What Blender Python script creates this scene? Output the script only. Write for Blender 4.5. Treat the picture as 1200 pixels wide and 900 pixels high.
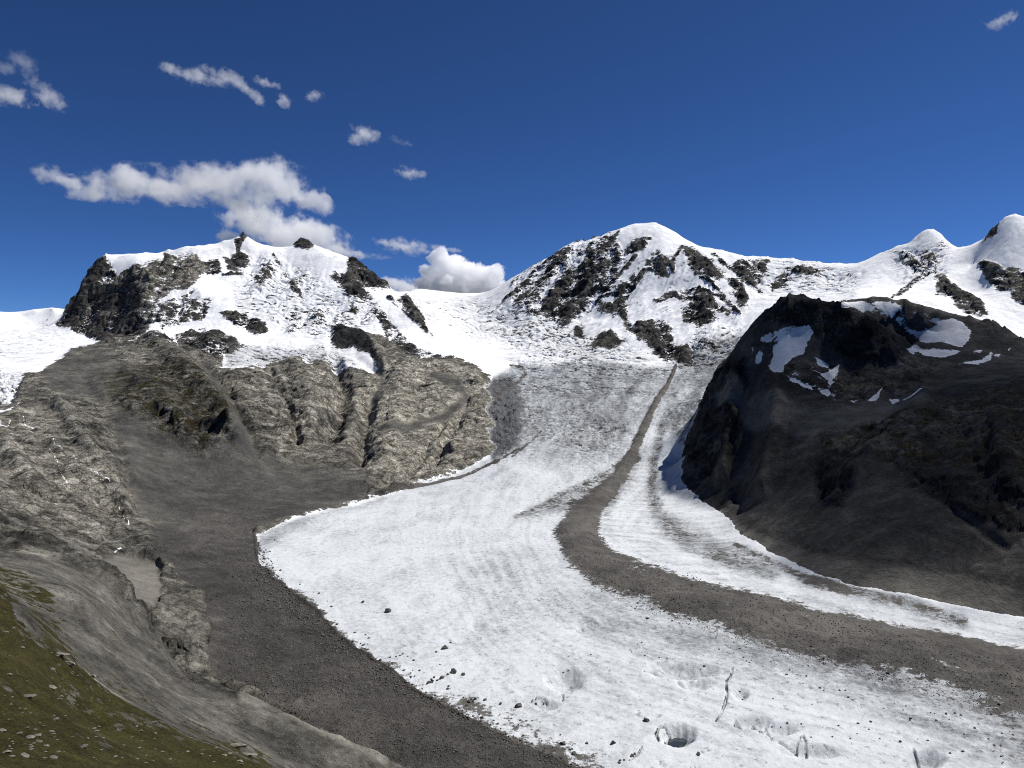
import bpy, math, random
import numpy as np

# ---------------------------------------------------------------- scene, camera, light
S = bpy.context.scene
for o in list(bpy.data.objects):
    bpy.data.objects.remove(o)
C = S.collection
R = math.radians
F = 889.0            # focal length in the photograph's pixels (1200 wide)
CX, HY = 600.0, 432.0   # column straight ahead, row of the level horizon

cam_d = bpy.data.cameras.new("camera")
cam = bpy.data.objects.new("camera", cam_d)
C.objects.link(cam)
cam.location = (0, 0, 0)
cam.rotation_euler = (R(90), 0, 0)
cam_d.sensor_width = 36.0
cam_d.lens = 36.0 * F / 1200.0
cam_d.shift_y = -(450.0 - HY) / 1200.0
cam_d.clip_start = 1.0
cam_d.clip_end = 90000.0
S.camera = cam

SUN_AZ, SUN_EL = R(66), R(54)      # to the right of the view axis, above the horizon
world = bpy.data.worlds.new("World")
S.world = world
world.use_nodes = True
wn = world.node_tree
sky = wn.nodes.new("ShaderNodeTexSky")
sky.sky_type = 'NISHITA'
sky.sun_disc = False
sky.sun_elevation = SUN_EL
sky.sun_rotation = SUN_AZ          # clockwise from +Y, as the lamp below
sky.altitude = 3100
sky.air_density = 0.6
sky.dust_density = 0.15
sky.ozone_density = 10.0
bg = wn.nodes["Background"]
bg.inputs["Strength"].default_value = 0.068
gam = wn.nodes.new("ShaderNodeGamma"); gam.inputs[1].default_value = 1.15      # thin, deep blue air at 3000 m
hs = wn.nodes.new("ShaderNodeHueSaturation"); hs.inputs["Saturation"].default_value = 1.03
wn.links.new(sky.outputs[0], gam.inputs[0]); wn.links.new(gam.outputs[0], hs.inputs["Color"])
wn.links.new(hs.outputs[0], bg.inputs["Color"])

sun_d = bpy.data.lights.new("sun", 'SUN')
sun_d.energy = 5.0
sun_d.angle = R(0.5)
sun_d.color = (1.0, 0.965, 0.91)
sun = bpy.data.objects.new("sun", sun_d)
C.objects.link(sun)
# the lamp shines along its local -Z, towards the ground from (az, el)
from mathutils import Vector, Matrix, noise as mnoise
sdir = Vector((math.sin(SUN_AZ) * math.cos(SUN_EL), math.cos(SUN_AZ) * math.cos(SUN_EL), math.sin(SUN_EL)))
sun.rotation_euler = sdir.to_track_quat('Z', 'Y').to_euler()
sun.location = sdir * 3000

S.view_settings.view_transform = 'Standard'
S.view_settings.look = 'None'
S.view_settings.gamma = 1.0
S.view_settings.exposure = 0.14
S.view_settings.use_curve_mapping = False
S.render.engine = 'CYCLES'
S.cycles.use_denoising = True
S.cycles.denoiser = 'OPENIMAGEDENOISE'
S.cycles.denoising_input_passes = 'RGB_ALBEDO_NORMAL'
S.cycles.denoising_prefilter = 'NONE'
S.cycles.sample_clamp_indirect = 2.5
S.cycles.filter_width = 1.05
S.cycles.max_bounces = 40
S.cycles.diffuse_bounces = 2
S.cycles.glossy_bounces = 1
S.cycles.volume_bounces = 40
S.cycles.transparent_max_bounces = 8

# ---------------------------------------------------------------- numpy noise
_rs = np.random.RandomState(7)
_perm = _rs.permutation(4096).astype(np.int32)
_ang = _rs.rand(4096) * 2 * np.pi
_gx, _gy = np.cos(_ang).astype(np.float32), np.sin(_ang).astype(np.float32)

def perlin(x, y, seed=0):
    xi = np.floor(x); yi = np.floor(y)
    fx = (x - xi).astype(np.float32); fy = (y - yi).astype(np.float32)
    xi = xi.astype(np.int64) + seed * 131; yi = yi.astype(np.int64) + seed * 57
    def g(ix, iy, dx, dy):
        h = _perm[(ix + _perm[iy & 4095]) & 4095]
        return _gx[h] * dx + _gy[h] * dy
    u = fx * fx * fx * (fx * (fx * 6 - 15) + 10)
    v = fy * fy * fy * (fy * (fy * 6 - 15) + 10)
    a = g(xi, yi, fx, fy); b = g(xi + 1, yi, fx - 1, fy)
    c = g(xi, yi + 1, fx, fy - 1); d = g(xi + 1, yi + 1, fx - 1, fy - 1)
    a = a + u * (b - a); c = c + u * (d - c)
    return (a + v * (c - a)) * 1.5

def fbm(x, y, octv=5, gain=0.5, seed=0):
    s = 0; a = 1.0; n = 0
    for i in range(octv):
        s = s + a * perlin(x * 2.03 ** i, y * 2.03 ** i, seed + i); n += a; a *= gain
    return s / n

def ridged(x, y, octv=5, gain=0.5, seed=0):
    s = 0; a = 1.0; n = 0; w = 1.0
    for i in range(octv):
        r = 1.0 - np.abs(perlin(x * 2.07 ** i, y * 2.07 ** i, seed + i)); r = r * r
        s = s + a * r * w; n += a; a *= gain
        w = np.clip(r * 1.6, 0, 1)
    return s / n            # 0..1, ridges near 1

_ga = _rs.normal(size=(4096, 3)); _ga /= np.linalg.norm(_ga, axis=1)[:, None]; _ga = _ga.astype(np.float32)
def perlin3(x, y, z, seed=0):
    xi = np.floor(x); yi = np.floor(y); zi = np.floor(z)
    f = [(x - xi).astype(np.float32), (y - yi).astype(np.float32), (z - zi).astype(np.float32)]
    xi = xi.astype(np.int64) + seed * 131; yi = yi.astype(np.int64) + seed * 57; zi = zi.astype(np.int64)
    u, v, w_ = [t * t * t * (t * (t * 6 - 15) + 10) for t in f]
    res = 0
    for dz in (0, 1):
        hz_ = _perm[(zi + dz) & 4095]
        for dy in (0, 1):
            hy_ = _perm[(yi + dy + hz_) & 4095]
            for dx in (0, 1):
                g = _ga[_perm[(xi + dx + hy_) & 4095]]
                val = g[:, 0] * (f[0] - dx) + g[:, 1] * (f[1] - dy) + g[:, 2] * (f[2] - dz)
                res = res + val * (u if dx else 1 - u) * (v if dy else 1 - v) * (w_ if dz else 1 - w_)
    return res * 1.5

def sstep(a, b, x):
    t = np.clip((x - a) / (b - a), 0, 1)
    return t * t * (3 - 2 * t)
# ---------------------------------------------------------------- survey of the terrain
# every survey point: bearing (as a column of the 1200 px frame), sight line height (row) and forward distance in metres.
# together they are a point of the ground: X = (c-600)/F*Y, Z = (432-r)/F*Y
P = []            # (c, r, Y)
def pts(*a):
    P.extend(a)
def at_z(z, *a):          # points whose height is known instead of their distance
    for (c, r) in a:
        P.append((c, r, z * F / (HY - r)))
def crest(drop, *a):      # a ridge line: the ground falls away behind it
    for (c, r, Y) in a:
        P.append((c, r, Y))
        P.append((c, r + drop * 0.45, Y * 1.05))
        P.append((c, r + drop, Y * 1.14))

# ground at the viewpoint and the steep flank below it, under the frame
for c in (-250, 0, 300, 600, 900, 1200, 1450):
    P.append((c, 1000, 30)); P.append((c, 1010, 120))
pts((-250, 930, 200), (0, 925, 250), (150, 960, 250), (300, 1000, 250), (600, 1060, 250), (900, 1080, 250), (1200, 1080, 250), (1450, 1080, 250),
    (450, 985, 600), (600, 1050, 600), (900, 1130, 600), (1200, 1130, 600), (1450, 1130, 600), (600, 985, 800), (900, 1000, 800), (1200, 1000, 800), (1450, 1000, 800))
# grassy flank and pale slope
pts((0, 890, 335), (150, 890, 430), (300, 893, 570), (-120, 900, 280), (-250, 900, 270), (0, 800, 440), (0, 740, 520), (100, 850, 520), (60, 800, 500), (-120, 690, 560), (-250, 700, 500),
    (0, 685, 620), (60, 745, 640), (115, 795, 660), (200, 840, 690), (300, 885, 720), (380, 920, 760),
    (0, 655, 950), (60, 660, 1000), (100, 700, 860), (150, 760, 850), (200, 800, 860), (270, 818, 880))
pts((-120, 645, 1050), (0, 645, 1120), (60, 641, 1200), (100, 652, 1200), (130, 672, 1180), (160, 705, 1150), (185, 738, 1120), (200, 775, 1060), (235, 800, 1010), (275, 815, 960),
    (300, 820, 930), (345, 842, 905), (400, 866, 890), (440, 885, 880), (490, 907, 880))
pts((0, 658, 1350), (60, 655, 1400), (130, 692, 1350), (185, 765, 1230), (235, 815, 1150), (300, 836, 1060), (345, 862, 1010), (400, 890, 970), (440, 910, 950))
# debris valley
at_z(-503, (250, 800), (300, 770)); at_z(-470, (200, 715), (225, 725), (190, 680), (150, 662)); at_z(-497, (250, 700), (255, 740))
at_z(-500, (300, 700)); at_z(-506, (350, 800), (400, 780), (400, 850), (500, 850), (600, 890), (340, 840))
at_z(-488, (250, 640)); at_z(-480, (200, 640), (350, 600)); at_z(-472, (200, 600), (300, 580)); at_z(-492, (300, 620)); at_z(-464, (250, 580), (350, 570)); at_z(-452, (400, 560), (430, 565))
# slabs on the left
pts((0, 625, 1750), (0, 600, 1950), (0, 560, 2300), (0, 500, 3000), (0, 470, 3600), (60, 590, 2250), (60, 630, 1850), (100, 560, 2500), (100, 500, 3150), (60, 470, 3700), (130, 630, 2070), (150, 600, 2400),
    (150, 540, 2800), (130, 480, 3500), (180, 520, 3200), (200, 560, 2850), (250, 530, 3150), (250, 560, 2950), (200, 480, 3600), (270, 500, 3300), (300, 520, 3400), (320, 550, 3250),
    (30, 440, 4500), (60, 420, 5100), (85, 408, 5700), (120, 402, 6200), (60, 445, 4300), (150, 430, 4800), (150, 450, 4300), (200, 420, 5200), (220, 450, 4400), (250, 400, 6000),
    (260, 440, 4900), (270, 470, 4000), (300, 490, 3900))
# plateau of the upper glacier and its skyline
crest(14, (-250, 340, 8800), (-150, 352, 8800), (-60, 362, 8800), (0, 365, 8600), (40, 364, 8600), (62, 362, 8600), (90, 364, 8600))
pts((0, 385, 7300), (0, 405, 6300), (0, 425, 5200), (0, 440, 4600), (50, 385, 7400), (110, 398, 6500), (95, 386, 7000), (60, 400, 6500), (-100, 420, 5400), (-100, 470, 4000),
    (-100, 560, 2400), (-100, 620, 1700), (-250, 440, 4500), (-250, 560, 2200), (-250, 640, 1300))
# the broad snow massif on the left
crest(60, (80, 374, 7200), (85, 350, 7350), (95, 330, 7450), (104, 317, 7560), (115, 303, 7650), (122, 299, 7700), (135, 299, 7730), (150, 298, 7750), (170, 296, 7800), (195, 293, 7900), (215, 289, 7950), (230, 288, 8000), (245, 286, 8050),
      (262, 282, 8100), (276, 279, 8130), (285, 275, 8150), (292, 279, 8150), (300, 284, 8150), (315, 288, 8150), (330, 290, 8150), (343, 288, 8180), (352, 280, 8200), (362, 283, 8180), (368, 287, 8150), (385, 293, 8100), (400, 299, 8050),
      (412, 303, 8000), (420, 307, 7950), (430, 314, 7900), (440, 322, 7850), (450, 331, 7760), (455, 337, 7700))
pts((85, 384, 7050), (105, 396, 6900), (125, 401, 6650), (155, 392, 6700), (158, 318, 7350), (165, 350, 6950), (172, 385, 6550), (130, 320, 7520), (130, 350, 7250), (125, 380, 7000), (105, 355, 7330),
    (145, 330, 7420), (145, 360, 7150), (200, 318, 7500), (205, 345, 7050), (230, 325, 7350), (255, 312, 7600), (180, 350, 6980), (235, 342, 7050), (200, 300, 7800), (270, 305, 7800), (285, 295, 7950), (260, 290, 7990),
    (300, 310, 7750), (280, 340, 7300), (350, 320, 7700), (390, 330, 7500), (420, 345, 7300), (340, 360, 7000), (290, 380, 6650), (240, 365, 6900), (220, 385, 6600), (400, 365, 7050), (440, 365, 7050),
    (400, 385, 6650), (350, 395, 6400), (300, 400, 6250), (280, 425, 5800), (330, 430, 5700), (265, 430, 5600), (400, 405, 6250), (420, 425, 5700), (380, 415, 6000), (440, 400, 6350), (470, 385, 6700), (452, 350, 7300),
    (480, 352, 7250), (500, 375, 6900), (490, 365, 6950), (520, 400, 6500), (480, 410, 6100), (540, 420, 6000), (500, 430, 5600), (570, 440, 5500), (600, 425, 5900), (430, 330, 7700), (410, 345, 7250))
# saddle and basin
crest(20, (458, 340, 8600), (480, 341, 8800), (500, 342, 9000), (520, 345, 9100), (545, 347, 9100), (570, 347, 9000), (588, 346, 8700))
pts((500, 352, 8200), (540, 370, 7800), (560, 390, 7000), (600, 400, 6600), (620, 380, 7000), (640, 410, 6350), (690, 425, 5900), (740, 428, 5800), (590, 375, 7300), (560, 360, 8000))
# rock shoulder between the ice streams
pts((350, 460, 5000), (400, 440, 5400), (450, 460, 4900), (500, 450, 5100), (550, 450, 5000), (570, 470, 4600), (576, 500, 4150), (574, 530, 3700), (540, 553, 3350), (500, 563, 3180), (460, 574, 3050), (430, 583, 2930),
    (450, 560, 3200), (440, 520, 3800), (480, 530, 3650), (530, 530, 3600), (550, 490, 4250), (500, 490, 4350), (450, 490, 4300), (400, 490, 4250), (380, 520, 3700), (350, 525, 3550), (340, 500, 3950), (310, 470, 4500),
    (320, 445, 5200), (400, 460, 4900), (405, 505, 4000), (280, 450, 4700), (300, 500, 3700))
# main ice stream
pts((600, 440, 5500), (650, 430, 5750), (700, 430, 5700), (750, 440, 5450), (790, 440, 5400), (620, 460, 4900), (700, 460, 4900), (780, 460, 4800), (600, 490, 4200), (680, 490, 4250), (750, 490, 4200), (795, 500, 4000),
    (600, 520, 3650), (680, 520, 3650), (760, 520, 3650), (800, 540, 3350), (600, 550, 3200), (700, 550, 3250), (780, 560, 3150), (800, 470, 4600), (815, 450, 5050), (830, 430, 5600), (845, 405, 6000), (858, 385, 6300))
at_z(-490, (500, 600)); at_z(-480, (600, 600), (700, 600), (800, 600)); at_z(-497, (350, 640), (500, 650)); at_z(-491, (650, 650), (800, 650)); at_z(-502, (400, 700), (550, 700), (700, 700)); at_z(-497, (850, 700))
at_z(-491, (1000, 700), (1200, 735), (1450, 770)); at_z(-507, (500, 780), (650, 780), (800, 780), (950, 780)); at_z(-504, (1100, 780), (1200, 780), (1450, 820)); at_z(-509, (600, 860), (750, 860), (900, 860), (1050, 860), (1200, 860), (1450, 900))
at_z(-487, (840, 597), (870, 625), (900, 645), (950, 668), (1000, 684), (1100, 703), (1200, 722), (1450, 755))
pts((815, 580, 2890))
# the dark mountain on the right
crest(40, (832, 452, 3493), (848, 425, 3441), (865, 400, 3380), (880, 380, 3329), (890, 370, 3302), (900, 362, 3268), (910, 355, 3250), (920, 350, 3224), (940, 350, 3188), (960, 352, 3156), (985, 359, 3118), (1010, 369, 3084), (1025, 377, 3064), (1040, 386, 3045), (1055, 397, 3025), (1067, 408, 3007))
pts((805, 535, 3366), (813, 515, 3333), (820, 490, 3414), (795, 510, 3724))
pts((850, 445, 4200), (880, 445, 4200), (900, 440, 4300), (940, 430, 4400), (1000, 400, 3420), (900, 385, 6000), (960, 385, 5400))
pts((872, 425, 3244), (905, 390, 3219), (935, 382, 3158), (950, 400, 3077), (920, 410, 3066), (970, 420, 3063), (1000, 427, 3001), (910, 440, 2976), (960, 446, 2940), (1030, 435, 2933), (930, 465, 2854), (980, 470, 2783), (1040, 470, 2699), (1050, 440, 2840), (1090, 432, 2862),
    (1100, 407, 3111), (1140, 405, 3135), (1085, 387, 3296), (1130, 387, 3318), (1000, 363, 3490), (1045, 371, 3432), (1160, 397, 3201), (1180, 412, 3015), (1150, 427, 2895), (1200, 432, 2758), (1075, 420, 2961))
crest(25, (985, 352, 3622), (1020, 352, 3627), (1040, 352, 3621), (1060, 356, 3571), (1080, 360, 3550), (1100, 364, 3514), (1120, 368, 3479), (1140, 371, 3430), (1165, 374, 3322), (1180, 384, 3231), (1200, 397, 3125), (1250, 420, 2857), (1330, 440, 2555), (1450, 460, 2319))
pts((900, 500, 2728), (850, 500, 3074), (835, 540, 3002), (850, 570, 2750), (870, 600, 2441), (900, 560, 2454), (900, 610, 2217), (950, 530, 2400), (950, 580, 2205), (950, 640, 1975), (1000, 500, 2468), (1000, 550, 2158), (1000, 620, 1885),
    (1000, 660, 1769), (1100, 460, 2535), (1100, 520, 2125), (1100, 570, 1909), (1100, 640, 1714), (1100, 685, 1628), (1200, 470, 2254), (1200, 520, 1894), (1200, 570, 1728), (1200, 640, 1591), (1200, 700, 1519),
    (1320, 520, 1765), (1320, 600, 1585), (1450, 540, 1563), (1450, 640, 1455), (1450, 720, 1397))
# snow beyond it
pts((1000, 347, 6000), (1050, 351, 5800), (1100, 356, 5650), (1150, 366, 5450), (1200, 385, 5250), (1250, 405, 5000), (1450, 430, 4600))
# the high snow wall, from the saddle to the domes on the right
crest(60, (600, 327, 8500), (615, 319, 8450), (630, 310, 8400), (650, 300, 8330), (660, 290, 8300), (668, 285, 8270), (675, 283, 8250), (685, 285, 8250), (690, 281, 8250), (705, 279, 8200), (715, 274, 8200), (730, 268, 8170), (738, 264, 8150), (745, 263, 8150), (770, 262, 8034), (780, 266, 7999),
      (795, 274, 7945), (810, 284, 7838), (820, 290, 7797), (835, 293, 7732), (850, 294, 7656), (870, 299, 7500), (900, 301, 7500), (930, 303, 7450), (960, 307, 7400), (985, 309, 7350), (1007, 310, 7300), (1015, 305, 7230), (1030, 297, 7150), (1050, 289, 7050), (1068, 283, 7000),
      (1075, 275, 6970), (1083, 270, 6950), (1095, 269, 6950), (1103, 274, 6920), (1110, 282, 6900), (1120, 289, 6850), (1135, 289, 6700), (1145, 283, 6600), (1155, 277, 6500), (1162, 269, 6450), (1170, 262, 6400), (1178, 254, 6370), (1190, 251, 6350), (1230, 256, 6350), (1300, 280, 6300), (1450, 310, 6200))
pts((600, 352, 7500), (620, 372, 7200), (660, 385, 6950), (700, 375, 7000), (680, 392, 6750), (700, 400, 6500), (705, 409, 6350), (735, 395, 6500), (760, 410, 6250), (790, 425, 5950), (805, 428, 5850), (740, 350, 7050),
    (700, 330, 7350), (660, 340, 7450), (780, 300, 7350), (770, 340, 7100), (760, 375, 6700), (800, 340, 7050), (800, 370, 6700), (810, 385, 6450), (840, 365, 6600), (840, 330, 7000), (870, 330, 7050), (880, 350, 6650),
    (920, 320, 7150), (940, 340, 6750), (980, 330, 6950), (1000, 338, 6500), (1050, 310, 6750), (1050, 335, 6350), (1090, 300, 6700), (1100, 325, 6250), (1140, 310, 6350), (1150, 340, 5950), (1180, 300, 6050), (1200, 330, 5800),
    (1200, 360, 5500), (1250, 300, 6000), (1250, 350, 5500), (850, 385, 6250), (830, 400, 6050), (855, 372, 6450))
for c in range(-250, 1451, 100):
    P.append((c, 424, 11000)); P.append((c, 430, 12600))

A = np.array(P, float)
au, al, av = (A[:, 0] - CX) / F, np.log(A[:, 2]), (HY - A[:, 1]) / F
d = np.hypot(au[:, None] - au[None], al[:, None] - al[None])
n = len(A)
M = np.zeros((n + 3, n + 3))
M[:n, :n] = -d - np.eye(n) * 1e-4
M[:n, n] = 1; M[:n, n + 1] = au; M[:n, n + 2] = al
M[n:, :n] = M[:n, n:].T
w = np.linalg.solve(M, np.concatenate([av, np.zeros(3)]))

Q = 1.0                         # 1 = full detail
cols = np.concatenate([np.linspace(-260, -20, int(90 * Q)), np.linspace(-19, 1219, int(1080 * Q)), np.linspace(1220, 1460, int(90 * Q))])
rows = np.concatenate([np.geomspace(30, 250, int(40 * Q)), np.geomspace(252, 900, int(230 * Q)), np.geomspace(902, 5000, int(720 * Q)), np.geomspace(5003, 9300, int(800 * Q)), np.geomspace(9330, 12500, int(40 * Q))])
# solve on a coarser lattice, then resample smoothly
cc = np.linspace(-262, 1462, 400); rr = np.linspace(math.log(29.5), math.log(14100), 760)
def rbf(U, L):
    out = np.zeros(U.shape)
    flatU, flatL, flat = U.ravel(), L.ravel(), out.ravel()
    for i in range(0, flat.size, 20000):
        s = slice(i, i + 20000)
        flat[s] = -np.hypot(flatU[s, None] - au, flatL[s, None] - al) @ w[:n] + w[n] + w[n + 1] * flatU[s] + w[n + 2] * flatL[s]
    return out
# finer lattice where the high mountains stand (log 5000 .. log 9300)
rr = np.concatenate([np.linspace(math.log(29.5), math.log(850), 120), np.linspace(math.log(855), math.log(5000), 260), np.linspace(math.log(5010), math.log(9400), 300), np.linspace(math.log(9500), math.log(12600), 25)])
UU, LL = np.meshgrid((cc - CX) / F, rr)
coarse = rbf(UU, LL)
def resample(G, x0, y0, x, y):      # separable Catmull-Rom on irregular rows (index space)
    def w4(t):
        return np.stack([-.5 * t + t * t - .5 * t ** 3, 1 - 2.5 * t * t + 1.5 * t ** 3, .5 * t + 2 * t * t - 1.5 * t ** 3, -.5 * t * t + .5 * t ** 3])
    ix = np.interp(x, x0, np.arange(len(x0))); iy = np.interp(y, y0, np.arange(len(y0)))
    def ax(G, f):
        i = np.clip(np.floor(f).astype(int), 1, G.shape[0] - 3); t = np.clip(f - i, 0, 1)
        W = w4(t)
        return sum(W[k][:, None] * G[i - 1 + k] for k in range(4))
    return ax(ax(G, iy).T, ix).T
V = resample(coarse, cc, rr, cols, np.log(rows))
YY = np.repeat(rows[:, None], len(cols), 1)
XX = (cols[None] - CX) / F * YY
ZZ = V * YY
PC = np.repeat(cols[None], len(rows), 0)          # bearing column and sight row of every ground point
PR = HY - V * F
# ---------------------------------------------------------------- what covers the ground
def sdist(poly, X, Y):
    """signed distance (positive inside) to a closed polygon"""
    poly = np.asarray(poly, float); inside = np.zeros(X.shape, bool); best = np.full(X.shape, 1e9)
    for (x0, y0), (x1, y1) in zip(poly, np.roll(poly, -1, 0)):
        dx, dy = x1 - x0, y1 - y0
        t = np.clip(((X - x0) * dx + (Y - y0) * dy) / (dx * dx + dy * dy + 1e-9), 0, 1)
        best = np.minimum(best, (X - x0 - t * dx) ** 2 + (Y - y0 - t * dy) ** 2)
        if y0 != y1:
            inside ^= ((y0 > Y) != (y1 > Y)) & (X < dx * (Y - y0) / dy + x0)
    best = np.sqrt(best)
    return np.where(inside, best, -best)
def ldist(line, X, Y):
    """distance to a line of (c, r, halfwidth) relative to its half width: 0 on it, 1 at its edge"""
    best = np.full(X.shape, 1e9)
    for (x0, y0, w0), (x1, y1, w1) in zip(line[:-1], line[1:]):
        dx, dy = x1 - x0, y1 - y0
        t = np.clip(((X - x0) * dx + (Y - y0) * dy) / (dx * dx + dy * dy + 1e-9), 0, 1)
        best = np.minimum(best, np.hypot(X - x0 - t * dx, Y - y0 - t * dy) / (w0 + t * (w1 - w0)))
    return best
def window(pp, m, y0, y1):
    pp = np.asarray(pp, float)[:, :2]
    return np.nonzero((PC > pp[:, 0].min() - m) & (PC < pp[:, 0].max() + m) & (PR > pp[:, 1].min() - m) & (PR < pp[:, 1].max() + m) & (YY >= y0) & (YY <= y1))
ATT = {k: np.zeros(YY.shape, np.float32) for k in ("snow", "ice", "deb", "grass", "tone", "olive", "dirt", "amp", "rug")}
def lay(poly, soft, yr, **vals):
    i = window(poly, soft + 2, *yr)
    if not len(i[0]): return
    wgt = sstep(-soft, soft, sdist(poly, WX[i], WY[i])).astype(np.float32)
    for k, v in vals.items():
        ATT[k][i] += (v - ATT[k][i]) * wgt
def band(line, yr, soft=0.5, **vals):
    m = max(p[2] for p in line) * (1 + soft) + 2
    i = window(line, m, *yr)
    if not len(i[0]): return
    wgt = (1 - sstep(1 - soft, 1 + soft, ldist(line, .5 * (PC[i] + WX[i]), .5 * (PR[i] + WY[i])))).astype(np.float32)
    for k, v in vals.items():
        ATT[k][i] += (v - ATT[k][i]) * wgt
ALL = (0, 20000)
# outlines wander a little, so that no contact is a ruled line
_w = np.clip(1.25 - YY / 16000, .5, 1.2)
WX = PC + (4.2 * fbm(XX / 150 + 31, YY / 150, 5, .6, seed=171) + 1.6 * fbm(XX / 30, YY / 30, 3, .6, seed=173)) * _w
WY = PR + (3.2 * fbm(XX / 150 + 7, YY / 150, 5, .6, seed=175) + 1.2 * fbm(XX / 30, YY / 30, 3, .6, seed=177)) * _w
FAR = (4400, 20000)
# everything starts as dark rock; the far and high ground is snow
ATT["tone"][:] = 0.3; ATT["amp"][:] = 8; ATT["rug"][:] = .5
far = sstep(4700, 5300, YY)
ATT["snow"][:] = far; ATT["amp"][:] = 8 + 9 * far; ATT["rug"][:] = .5 - .2 * far
# bare rock and debris of the lower left
RB = [(-270, 495), (0, 492), (15, 480), (22, 455), (30, 440), (50, 436), (85, 410), (120, 402), (125, 400), (175, 398), (200, 400), (215, 395), (235, 385), (262, 390), (285, 405), (262, 415), (260, 432), (275, 440), (300, 438),
      (310, 435), (318, 425), (345, 423), (360, 430), (370, 421), (385, 422), (400, 430), (420, 432), (440, 433), (447, 430), (432, 416), (418, 408), (400, 406), (387, 402), (391, 390), (400, 384), (415, 385), (435, 391), (452, 393),
      (449, 380), (443, 368), (440, 365), (452, 370), (460, 380), (468, 390), (478, 400), (485, 410), (505, 415), (540, 420), (560, 430), (575, 442), (578, 452), (568, 458), (576, 470), (569, 485), (581, 497), (570, 508), (580, 522), (574, 535), (540, 553), (455, 580),
      (300, 626), (305, 660), (340, 690), (375, 715), (400, 745), (440, 770), (480, 800), (540, 835), (600, 865), (690, 910), (690, 1200), (-270, 1200)]
lay([(-270, 345), (110, 345), (125, 402), (85, 410), (50, 436), (30, 440), (22, 455), (15, 480), (0, 492), (-270, 495)], 4, (3500, 20000), snow=1, amp=10, dirt=.25, rug=.1)
lay(RB, 5, ALL, snow=-.12, tone=.5, amp=30, rug=.95)
# ice streams
ICE = [(578, 440), (610, 426), (640, 430), (665, 422), (700, 422), (760, 430), (800, 428), (835, 400), (900, 395), (900, 640), (950, 668), (1000, 684), (1100, 703), (1200, 722), (1470, 765), (1470, 1000), (690, 1000), (690, 908), (600, 865), (540, 835), (480, 800),
       (440, 770), (400, 745), (375, 715), (340, 690), (305, 660), (300, 626), (345, 608), (450, 580), (540, 553), (574, 535), (580, 522), (570, 508), (581, 497), (569, 485), (576, 470), (568, 458)]
lay(ICE, 4, (800, 6400), snow=1, ice=1, amp=2.0, dirt=.12, rug=.15)
lay([(575, 440), (600, 432), (700, 426), (790, 440), (770, 480), (740, 530), (690, 545), (640, 530), (600, 528), (578, 530)], 34, (3000, 6400), dirt=.58, amp=7)
lay([(790, 440), (850, 400), (880, 400), (830, 500), (800, 520), (770, 500)], 10, (3000, 6600), dirt=.55, amp=7)
lay([(560, 360), (700, 385), (770, 420), (700, 420), (620, 410), (560, 380)], 10, FAR, ice=.4, amp=12, dirt=.3)
lay([(562, 452), (600, 440), (612, 470), (606, 522), (580, 538), (562, 520)], 7, (3000, 6400), dirt=1.1, amp=14)  # dark ice margin beside the rock; its shadow is painted into the colour
lay([(820, 400), (870, 392), (860, 420), (820, 430), (795, 428)], 5, (5000, 7000), ice=.7, dirt=.7, amp=14)
lay([(262, 402), (330, 408), (390, 405), (430, 425), (380, 425), (330, 428), (300, 440), (262, 435)], 5, FAR, ice=.6, dirt=.4)
band([(598, 428, 1.6), (612, 431, 1.8), (616, 438, 2), (608, 447, 2), (592, 455, 2), (580, 466, 2)], (3000, 6400), .8, deb=.75)
lay([(590, 425), (700, 430), (780, 440), (760, 455), (690, 445), (610, 445)], 22, (3000, 6400), dirt=.5, amp=10)
# debris on the ice
D1 = [(792, 430, 2), (783, 450, 3), (770, 470, 3.8), (755, 500, 5), (742, 530, 6), (725, 560, 8.5), (700, 588, 12.5), (682, 607, 20.5), (674, 625, 23.8), (682, 645, 25.4), (708, 664, 22.1), (745, 678, 20.5), (790, 694, 21.3), (850, 711, 22.1), (920, 731, 24.6), (1000, 749, 27.1), (1080, 766, 27.9), (1150, 782, 29.5), (1250, 808, 34.4), (1460, 850, 45.1)]
band([(690, 664, 10), (740, 700, 16), (830, 740, 20), (900, 764, 22), (1000, 792, 26), (1100, 822, 28), (1200, 852, 32), (1460, 910, 40)], (800, 5000), .8, deb=.47, dirt=.5)
band([(1000, 780, 10), (1060, 812, 16), (1130, 838, 20), (1200, 866, 22)], (800, 5000), .9, deb=.42, dirt=.6)
band([(745, 535, 7), (700, 566, 8), (665, 580, 7), (635, 594, 4), (605, 606, 3)], (1500, 5000), .6, deb=.62, dirt=.5)
band([(735, 555, 12), (690, 582, 12), (650, 592, 9), (620, 604, 6)], (1500, 5000), .9, deb=.4, dirt=.45)
band(D1, (800, 6500), .42, deb=1.0)
band([(776, 500, 5), (766, 540, 6), (764, 580, 7), (775, 610, 9), (805, 632, 12), (850, 650, 13), (905, 672, 9)], (1500, 5000), .8, deb=.42, dirt=.55)
band([(735, 545, 4), (722, 580, 5), (712, 600, 4)], (1500, 5000), .8, dirt=.5)
band([(862, 638, 3), (900, 655, 5), (950, 678, 7), (1000, 692, 8), (1060, 706, 8), (1130, 730, 6)], (1200, 5000), .8, deb=.6, dirt=.5)
band([(830, 598, 6), (870, 630, 5), (900, 647, 3), (950, 670, 3)], (1200, 5000), .9, dirt=.0, deb=.0)
band([(440, 579, 1.6), (500, 568, 1.8), (540, 559, 1.8), (575, 544, 1.8), (608, 526, 1.6)], (2000, 5000), .6, deb=.85)
band([(600, 535, 1.6), (620, 520, 1.8), (635, 505, 1.4)], (2000, 5000), .6, deb=.6)
lay([(300, 620), (345, 608), (450, 582), (450, 588), (360, 612), (320, 640), (306, 655)], 8, (1500, 4000), dirt=.4)
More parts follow.
